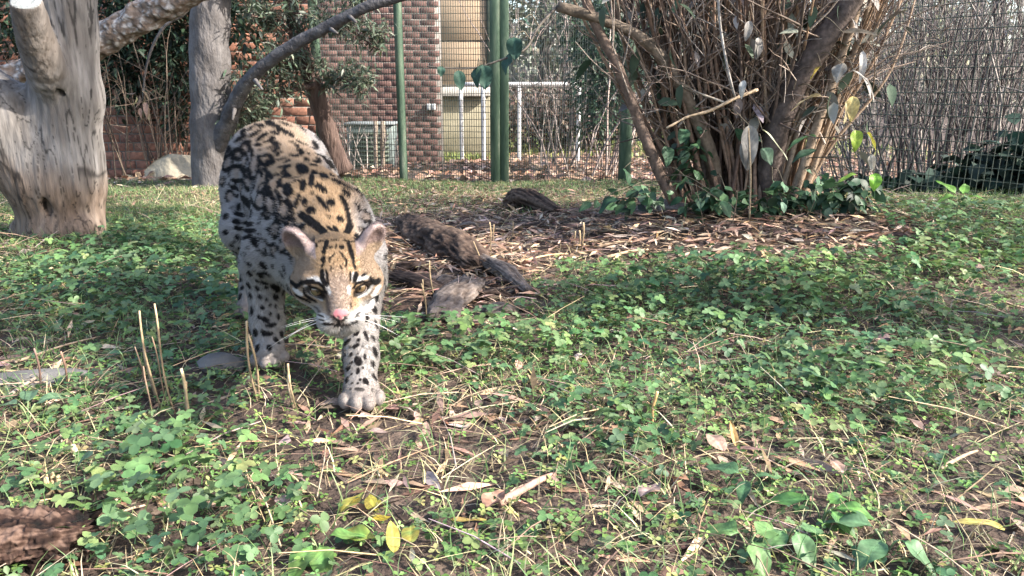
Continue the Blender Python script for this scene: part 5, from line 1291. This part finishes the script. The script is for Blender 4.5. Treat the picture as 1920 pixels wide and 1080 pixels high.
    for px, hw in [([(444, 369)], 6), ([(436, 389)], 5), ([(452, 372), (470, 386)], 8), ([(440, 398), (455, 402)], 5), ([(438, 413), (450, 415)], 5.5), ([(458, 418), (474, 420)], 4.5), ([(440, 428), (452, 430)], 4.5),
                   ([(456, 431), (478, 431)], 4.2), ([(445, 446)], 6.5), ([(455, 445), (470, 444)], 4.8), ([(482, 438)], 4), ([(437, 454)], 4), ([(450, 467)], 6), ([(465, 465)], 5), ([(459, 478)], 5.5), ([(458, 490)], 4.5),
                   ([(475, 345), (470, 370), (478, 385)], 4), ([(492, 352), (497, 370)], 4.5), ([(505, 350), (512, 372)], 4), ([(520, 360), (528, 380)], 5), ([(535, 374), (548, 392)], 5), ([(497, 385), (505, 400)], 4),
                   ([(512, 390), (518, 412)], 3.6), ([(525, 400), (535, 420), (530, 436)], 4), ([(540, 402), (542, 425)], 4), ([(490, 400), (484, 420)], 3.6), ([(500, 425), (508, 440)], 4), ([(515, 430), (512, 448)], 3.2), ([(495, 450), (505, 462)], 4),
                   ([(515, 460), (525, 470)], 3.6), ([(530, 446), (540, 462)], 3.6), ([(485, 470), (497, 480)], 3.2), ([(507, 478), (517, 486)], 3.2), ([(535, 475), (545, 482)], 3.2), ([(487, 440), (491, 455)], 3.6), ([(551, 396), (547, 412)], 4),
                   ([(463, 271), (470, 263)], 4.5), ([(470, 279), (474, 293)], 4.5), ([(487, 280)], 6), ([(440, 297), (452, 298)], 4), ([(436, 285), (442, 289)], 4.5), ([(493, 292), (506, 290)], 4.2), ([(500, 302), (512, 305)], 4.5), ([(488, 318), (493, 330)], 4.5),
                   ([(503, 322), (510, 335)], 4.2), ([(458, 315), (462, 331)], 4.8), ([(421, 336)], 4), ([(428, 347)], 4.5), ([(432, 351), (446, 353)], 4.8), ([(523, 338), (527, 350)], 4),
                   ([(475, 508)], 5), ([(487, 512), (505, 516)], 5.5), ([(480, 528)], 5.2), ([(498, 541)], 5.2), ([(512, 535), (522, 545)], 6), ([(487, 556)], 5.6), ([(502, 560)], 3.8), ([(493, 578)], 5.2), ([(508, 573)], 3.8), ([(483, 592)], 4.4), ([(490, 598), (503, 602)], 4.6),
                   ([(508, 590)], 4.4), ([(518, 575)], 4), ([(500, 612), (518, 610)], 3.8), ([(490, 622), (510, 625)], 4.2),
                   ([(645, 633)], 4.6), ([(672, 635)], 4.6), ([(655, 648)], 3.8), ([(682, 647)], 2.8), ([(657, 662)], 4.6), ([(672, 662)], 2.8), ([(644, 655), (645, 665)], 3.6), ([(685, 664), (686, 672)], 2.8), ([(658, 680)], 4), ([(682, 687)], 3), ([(671, 690), (668, 697)], 3.8),
                   ([(657, 700)], 4.2), ([(677, 710)], 3.8), ([(658, 716)], 3.8), ([(669, 716)], 3.2), ([(655, 727)], 3.8), ([(666, 727), (682, 729)], 4), ([(686, 622), (691, 636)], 3.6)]:
        stroke(px, hw * 1.08, spots, .0009, .2, .35)
    # open rings and chains on hip and flank
    for cx, cy, rx, ry, tl, gap in [(443, 326, 14, 15, 0, 2.6), (426, 306, 10, 13, 10, 5.2), (444, 288, 11, 9, 0, 1.2), (476, 312, 9, 22, 12, 4.6), (464, 336, 8, 19, -5, .8), (489, 338, 11, 23, 15, 1.9),
                                   (500, 300, 12, 10, 30, 3.0), (512, 345, 10, 20, 25, 5.0), (424, 283, 8, 9, 0, .5), (459, 277, 8, 12, 20, 2.0), (532, 395, 11, 20, 20, 1.0), (505, 388, 10, 20, 15, 4.0),
                                   (516, 430, 9, 17, 10, 2.2), (545, 418, 7, 14, 15, 5.0), (488, 375, 9, 16, 10, .5), (530, 462, 8, 12, 10, 3.3)]:
        a = np.linspace(gap + .45, gap + 2 * np.pi - .45, 26); c, s = math.cos(R(tl)), math.sin(R(tl))
        ex, ey = rx * np.cos(a), ry * np.sin(a)
        pts = [(cx + c * x - s * y, cy + s * x + c * y) for x, y in zip(ex, ey)]
        stroke(pts, 4.6, spots, .0009, .1, .5)
        p0 = trace([(cx, cy)])
        if p0:
            rr = max(rx, ry) * 1.75 / FPX
            ii, d, _ = seg_dist(p0, rr + .01)
            ring[ii] = np.maximum(ring[ii], sstep(rr * 1.05, rr * .55, d)); taken[ii] = np.maximum(taken[ii], sstep(rr + .022, rr + .012, d))
    # everything else: spots laid along the body, rings on the flanks, round dots down the legs
    order = rng.permutation(len(V)); pool = order[(taken[order] < .2) & (headw[order] < .3)][:26000]
    kept, kr = [], []
    tail = V[:, 1] > 1.97
    for i in pool:
        leg = legw[i] > .5
        if leg: La, Lb = .0105, .0075
        elif tail[i]: La, Lb = .012, .022
        elif theta[i] < .8: La, Lb = .020, .010
        elif theta[i] < 1.9: La, Lb = .021, .014
        else: La, Lb = .012, .009
        s = .8 + .45 * rng.random()
        La, Lb = La * s, Lb * s
        if kept:
            P = V[np.array(kept)]; dd = np.linalg.norm(P - V[i], axis=1)
            if (dd < (np.array(kr) + (La + Lb) * .5) * (1.40 if not leg else 1.18)).any(): continue
        kept.append(i); kr.append((La + Lb) * .5)
        n = N[i]; ax = np.array([-.43, .903, .05]) if not leg else np.array([0, .12, 1.0])
        ax = ax + .35 * rng.normal(size=3); ax -= n * (ax @ n); ax /= np.linalg.norm(ax); bx = np.cross(n, ax)
        ii = np.nonzero((np.abs(V - V[i]) < 1.9 * La).all(1))[0]
        ii = ii[(N[ii] @ n) > .1]
        q = V[ii] - V[i]
        d = np.sqrt((q @ ax / La) ** 2 + (q @ bx / Lb) ** 2 + (q @ n / .03) ** 2) + .22 * n1[ii] + .12 * n2[ii]
        if not leg and not tail[i] and .8 <= theta[i] < 1.9 and rng.random() < .8:
            ph = rng.random() * 6.28; an = np.arctan2(q @ bx, q @ ax)
            v = sstep(.34, .22, np.abs(d - .78)) * sstep(-.92, -.7, np.cos(an - ph))
            ring[ii] = np.maximum(ring[ii], sstep(.85, .55, d))
        else:
            v = sstep(.92, .74, d)
        spots[ii] = np.maximum(spots[ii], v)
    spots *= 1 - sstep(.3, .9, headw) * sstep(-.052, -.034, hy)
    spots *= 1 - .92 * sstep(.040, .022, V[:, 2])
    C = C * (1 - .45 * ring[:, None]) + np.array([.27, .185, .125]) * .45 * ring[:, None]
    C = C * (1 - spots[:, None]) + dark * spots[:, None]
    # ---------------- face
    wl = np.zeros(len(V)); bk = np.zeros(len(V)); gy = np.zeros(len(V)); pk = np.zeros(len(V))
    for px, hw in [([(576, 525), (590, 521), (603, 530)], 5), ([(611, 537), (617, 550)], 4), ([(572, 538), (583, 551), (602, 560)], 4), ([(550, 545), (563, 553)], 5),
                   ([(657, 536), (656, 550)], 4.2), ([(665, 528), (676, 520), (691, 522)], 4), ([(671, 557), (688, 552), (698, 538)], 5), ([(712, 541), (703, 553), (697, 572)], 7),
                   ([(606, 510), (608, 524)], 2), ([(664, 510), (662, 526)], 2.2), ([(690, 575), (668, 592), (655, 600)], 9), ([(598, 590), (615, 603)], 9)]:
        stroke(px, hw, wl, .0012, .2, .15)
    for px, hw in [([(543, 527), (553, 536), (572, 531), (586, 530)], 3.4), ([(567, 543), (575, 557), (592, 568)], 2.4), ([(553, 556), (565, 561), (580, 568)], 2.8),
                   ([(602, 507), (604, 524), (611, 533)], 3.6), ([(610, 506), (613, 520), (618, 534)], 1.8), ([(603, 499), (606, 491)], 2.2), ([(604, 488), (605, 482)], 4), ([(606, 474), (609, 460), (611, 451)], 3.6),
                   ([(669, 511), (666, 527)], 3.6), ([(659, 507), (658, 527)], 1.6), ([(664, 493), (668, 503)], 2.4), ([(665, 488), (660, 472), (655, 455)], 3.6),
                   ([(622, 463)], 4.2), ([(642, 462)], 5), ([(632, 457), (631, 465)], 1.4), ([(619, 491), (621, 482), (630, 474)], 1.5), ([(639, 471), (651, 487), (650, 499)], 1.7),
                   ([(622, 499), (621, 506)], 1.3), ([(628, 492)], 1.3), ([(640, 497), (644, 504)], 1.2), ([(634, 486)], 1.2), ([(645, 493)], 1.2), ([(627, 503)], 1.1),
                   ([(595, 452), (606, 451)], 2), ([(613, 450), (636, 449)], 1.8), ([(646, 450), (672, 452)], 2), ([(587, 448), (592, 462)], 2.2), ([(676, 450), (672, 461)], 2.2),
                   ([(663, 542), (671, 533), (682, 530), (692, 531)], 2.0), ([(663, 543), (676, 547), (689, 541)], 1.5), ([(580, 533), (593, 530), (605, 540), (611, 551)], 2.4), ([(579, 538), (592, 547), (607, 550)], 2.0),
                   ([(696, 526), (703, 531), (714, 529)], 4.2), ([(680, 516), (687, 512)], 2.2), ([(691, 566), (701, 560), (712, 554)], 2.4), ([(550, 509)], 2.4), ([(713, 503)], 2),
                   ([(594, 588), (607, 592)], 1.2), ([(597, 597), (608, 600)], 1.2), ([(669, 588), (677, 584)], 1.1), ([(667, 594), (676, 591)], 1.1), ([(659, 569), (660, 576)], 1.8),
                   ([(606, 609), (622, 608), (637, 612), (655, 610), (670, 604)], 2.4), ([(625, 595), (637, 606), (651, 598)], 1.6), ([(637, 602), (637, 612)], 1.8)]:
        stroke(px, hw * 1.5, bk, .0007, .25, .2)
    stroke([(610, 548), (612, 564), (617, 584), (622, 596)], 5.5, gy, .004, .2, .2)  # dark tear line, mostly the shade beside the nose painted into the coat
    for px, hw in [([(700, 537), (700, 548), (690, 557)], 1.6), ([(586, 575), (600, 585)], 3), ([(660, 560), (668, 570)], 2.5)]:
        stroke(px, hw, gy, .0012)
    stroke([(630, 590), (639, 589), (647, 589)], 7.5, pk, .001, .1, .05); stroke([(638, 592), (638, 599)], 4.5, pk, .001, .1, .05)
    C = C * (1 - wl[:, None]) + np.array([.50, .485, .47]) * wl[:, None]
    C = C * (1 - .8 * gy[:, None]) + np.array([.08, .06, .055]) * .8 * gy[:, None]
    C = C * (1 - 1.0 * bk[:, None]) + dark * 1.0 * bk[:, None]
    for s in (-1, 1):                                              # dark skin of the lids
        q = (V - hp(s * .0322, .046, .0070)) @ hrot(ay=R(-s * 14))
        e = np.sqrt((q[:, 0] / .0185) ** 2 + (q[:, 2] / .0112) ** 2 + (q[:, 1] / .03) ** 2)
        k = sstep(1.05, .85, e)[:, None] * .93
        C = C * (1 - k) + dark * k
    C = C * (1 - pk[:, None]) + np.array([.42, .155, .17]) * pk[:, None]
    C *= (1 - .75 * bk * (pk > 0))[:, None]
    # ears: black behind with a pale patch, pinkish grey inside
    e = earw > 0
    fwd = (N @ HM)[:, 1]
    inner = sstep(-.05, .35, fwd)[:, None]
    erad = np.zeros(len(V))
    for s in (-1, 1):
        em = hrot(ax=R(-12), az=R(-s * 36), ay=R(s * 30)); qq = (V - hp(s * .0565, -.022, .0565)) @ em
        mm = (np.sign(hx) == s); erad[mm] = np.sqrt((qq[mm, 0] / .0245) ** 2 + (qq[mm, 2] / .0325) ** 2)
    ec = np.array([.05, .04, .04]) * (1 - inner) + (np.array([.20, .145, .135]) + np.array([.12, .11, .105]) * sstep(.65, 1.0, np.abs(erad))[:, None]) * inner
    C[e] = C[e] * (1 - earw[e][:, None]) + ec[e] * earw[e][:, None]
    C *= (1 + .10 * n2 + .07 * n1)[:, None]
    C = np.clip(C, .004, .9)
    root = empty('ocelot', (-.42, 1.5, 0), 'spotted ocelot walking towards the viewer with lowered head, one forepaw planted on the leaves', 'wild cat')
    mt, n, l, b = new_mat('ocelot_coat')
    a = n.new('ShaderNodeAttribute'); a.attribute_name = 'col'; l.new(a.outputs['Color'], b.inputs['Base Color'])
    b.inputs['Roughness'].default_value = .75; b.inputs['Specular IOR Level'].default_value = .2
    tc = n.new('ShaderNodeTexCoord'); t2 = n.new('ShaderNodeTexNoise'); t2.inputs['Scale'].default_value = 350; l.new(tc.outputs['Object'], t2.inputs['Vector'])
    bp = n.new('ShaderNodeBump'); bp.inputs['Strength'].default_value = .25; bp.inputs['Distance'].default_value = .002
    l.new(t2.outputs[0], bp.inputs['Height']); l.new(bp.outputs[0], b.inputs['Normal'])
    body = under(mesh_np('body', V, Q, mt, None, True, C), root)
    # ---------------- fur
    area = np.linalg.norm(np.cross(V[Q[:, 2]] - V[Q[:, 0]], V[Q[:, 3]] - V[Q[:, 1]]), axis=1) * .5
    qc = V[Q].mean(1)
    noseq = (pk[Q].mean(1) > .3) | ((np.linalg.norm(qc - hp(.032, .045, .0068), axis=1) < .011) | (np.linalg.norm(qc - hp(-.032, .045, .0068), axis=1) < .011))
    w = area * (1 + 2.2 * headw[Q].mean(1)) * (~noseq) * (1 - .7 * (qc[:, 1] > 1.98))
    nf = 260000
    sel = rng.choice(len(Q), nf, p=w / w.sum())
    u, v = rng.random((2, nf)); 
    A, B, Cc, D = (Q[sel, i] for i in range(4))
    wts = [(1 - u) * (1 - v), u * (1 - v), u * v, (1 - u) * v]
    mixv = lambda arr: sum(arr[i] * (wt[:, None] if arr.ndim > 1 else wt) for i, wt in zip((A, B, Cc, D), wts))
    P0, NN, CC, HW = mixv(V), mixv(N), mixv(C), mixv(headw)
    LW, TH, PKW = mixv(legw), mixv(theta), mixv(earw)
    NN /= np.linalg.norm(NN, axis=1)[:, None]
    flow = np.tile(np.array([-.40, .86, -.28]), (nf, 1))
    hl2 = (P0 - H0) @ HM
    hflow = (P0 - hp(0, .10, -.02)); hflow /= np.linalg.norm(hflow, axis=1)[:, None]
    flow = flow * (1 - HW[:, None]) + hflow * HW[:, None]
    lf = np.array([0, .25, -1.0]); flow = flow * (1 - LW[:, None]) + lf * LW[:, None]
    flow -= NN * (flow * NN).sum(1)[:, None]; flow /= np.linalg.norm(flow, axis=1)[:, None] + 1e-9
    ln = (.0085 * (1 - HW) + .0036 * HW) * (1 - .35 * LW) * (.7 + .6 * rng.random(nf))
    ln *= 1 + .7 * HW * sstep(.01, -.03, hl2[:, 1]) * sstep(.02, -.02, hl2[:, 2])
    ln *= 1 - .3 * PKW
    ln *= sstep(.01, .07, P0[:, 2]) * .65 + .35
    jit = rng.normal(size=(nf, 3)) * .16
    d1 = flow * .80 + NN * .55 + jit * .6; d1 /= np.linalg.norm(d1, axis=1)[:, None]
    d2 = flow * .95 + NN * .22 + jit; d2 /= np.linalg.norm(d2, axis=1)[:, None]
    P1 = P0 + d1 * (ln * .5)[:, None]; P2 = P1 + d2 * (ln * .5)[:, None]
    pts = np.stack([P0 - NN * .0004, P1, P2], 1).reshape(-1, 3) - np.array(root.location)
    hc = bpy.data.hair_curves.new('fur')
    hc.add_curves([3] * nf)
    hc.attributes['position'].data.foreach_set('vector', pts.astype(np.float32).ravel())
    ra = hc.attributes.get('radius') or hc.attributes.new('radius', 'FLOAT', 'POINT')
    rr = np.tile(np.array([.00026, .0002, .00004]), nf) * np.repeat(1 - .25 * HW, 3)
    ra.data.foreach_set('value', rr.astype(np.float32))
    ca = hc.attributes.new('col', 'FLOAT_COLOR', 'CURVE')
    CC = np.clip(CC * (1 + .15 * rng.normal(size=nf))[:, None], .006, .9)
    ca.data.foreach_set('color', np.concatenate([CC, np.ones((nf, 1))], 1).astype(np.float32).ravel())
    fm, n, l, b = new_mat('ocelot_fur')
    a = n.new('ShaderNodeAttribute'); a.attribute_name = 'col'; l.new(a.outputs['Color'], b.inputs['Base Color'])
    b.inputs['Roughness'].default_value = .6; b.inputs['Specular IOR Level'].default_value = .15
    tr = n.new('ShaderNodeBsdfTranslucent'); l.new(a.outputs['Color'], tr.inputs[0])
    ms = n.new('ShaderNodeMixShader'); ms.inputs[0].default_value = .25
    l.new(b.outputs[0], ms.inputs[1]); l.new(tr.outputs[0], ms.inputs[2]); l.new(ms.outputs[0], n['Material Output'].inputs[0])
    hc.materials.append(fm)
    fur = bpy.data.objects.new('fur', hc); link(fur, root); tag(fur, kind='stuff')
    # ---------------- eyes
    me_, n, l, b = new_mat('eye')
    a = n.new('ShaderNodeAttribute'); a.attribute_name = 'col'; l.new(a.outputs['Color'], b.inputs['Base Color'])
    b.inputs['Roughness'].default_value = .06; b.inputs['Specular IOR Level'].default_value = .6; b.inputs['Coat Weight'].default_value = .6
    for s in (-1, 1):
        c = hp(s * .0318, .0382, .0062); r = .0118
        look = np.array([0.02, 0.02, CAM_H]) - c; look /= np.linalg.norm(look)
        sr = np.cross(look, [0, 0, 1]); sr /= np.linalg.norm(sr); su = np.cross(sr, look)
        th, ph = np.meshgrid(np.linspace(0, np.pi, 40), np.linspace(0, 2 * np.pi, 48, endpoint=False), indexing='ij')
        D = np.cos(th)[..., None] * look + np.sin(th)[..., None] * (np.cos(ph)[..., None] * sr + np.sin(ph)[..., None] * su)
        bulge = 1 + .05 * np.exp(-(th / .5) ** 2)
        EV = (c + D * r * bulge[..., None]).reshape(-1, 3)
        i = np.arange(39)[:, None] * 48; j = np.arange(48)[None]; k = (j + 1) % 48
        EF = np.stack([i + j, i + 48 + j, i + 48 + k, i + k], -1).reshape(-1, 4)
        a_, b_ = (D @ sr).ravel(), (D @ su).ravel()
        ec = np.tile(np.array([.125, .085, .045]), (len(EV), 1))
        rad = th.ravel()
        fl = .8 + .4 * np.sin(ph.ravel() * 17) * .3
        ec *= fl[:, None]
        ec[rad > .82] = (.03, .02, .015); ec[rad > 1.05] = (.25, .2, .18)
        eye = under(mesh_np('eye', EV, EF, me_, None, True, ec), root)
        rr_, aa_ = np.meshgrid(np.linspace(0, 1, 6), np.linspace(0, 2 * np.pi, 24, endpoint=False), indexing='ij')
        pa, pb = .20 * rr_ * np.cos(aa_), .46 * rr_ * np.sin(aa_)
        PD = look * np.sqrt(1 - pa ** 2 - pb ** 2)[..., None] + pa[..., None] * sr + pb[..., None] * su
        PV = (c + PD * (r * (1 + .05 * np.exp(-((pa ** 2 + pb ** 2) / .25))) + .00025)[..., None]).reshape(-1, 3)
        i = np.arange(5)[:, None] * 24; j = np.arange(24)[None]; k = (j + 1) % 24
        pup = mesh_np('pupil', PV, np.stack([i + j, i + k, i + 24 + k, i + 24 + j], -1).reshape(-1, 4), me_, None, True, np.full((len(PV), 3), .004)); pup.parent = eye
    # ---------------- whiskers
    wm, n, l, b = new_mat('whisker'); b.inputs['Base Color'].default_value = (.85, .83, .8, 1); b.inputs['Roughness'].default_value = .35
    for s in (-1, 1):
        for j in range(5):
            o = hp(s * (.020 + .003 * (j % 3)), .074 - .004 * (j % 3), -.024 - .0035 * (j // 2))
            dr = HM @ np.array([s * (.95 + .1 * random.random()), .05 - .12 * j / 6 + random.uniform(-.1, .1), -.10 - .12 * (j // 2) + random.uniform(-.08, .08)])
            L = random.uniform(.05, .085)
            pts = [o + dr * L * t + np.array([0, 0, -.022 * t * t * (j / 6 + .2)]) for t in np.linspace(0, 1, 7)]
            under(mesh_np('whisker', *tube(pts, np.linspace(.00026, .00008, 7), 5), wm, None, True), root)
    return root
build_ocelot()
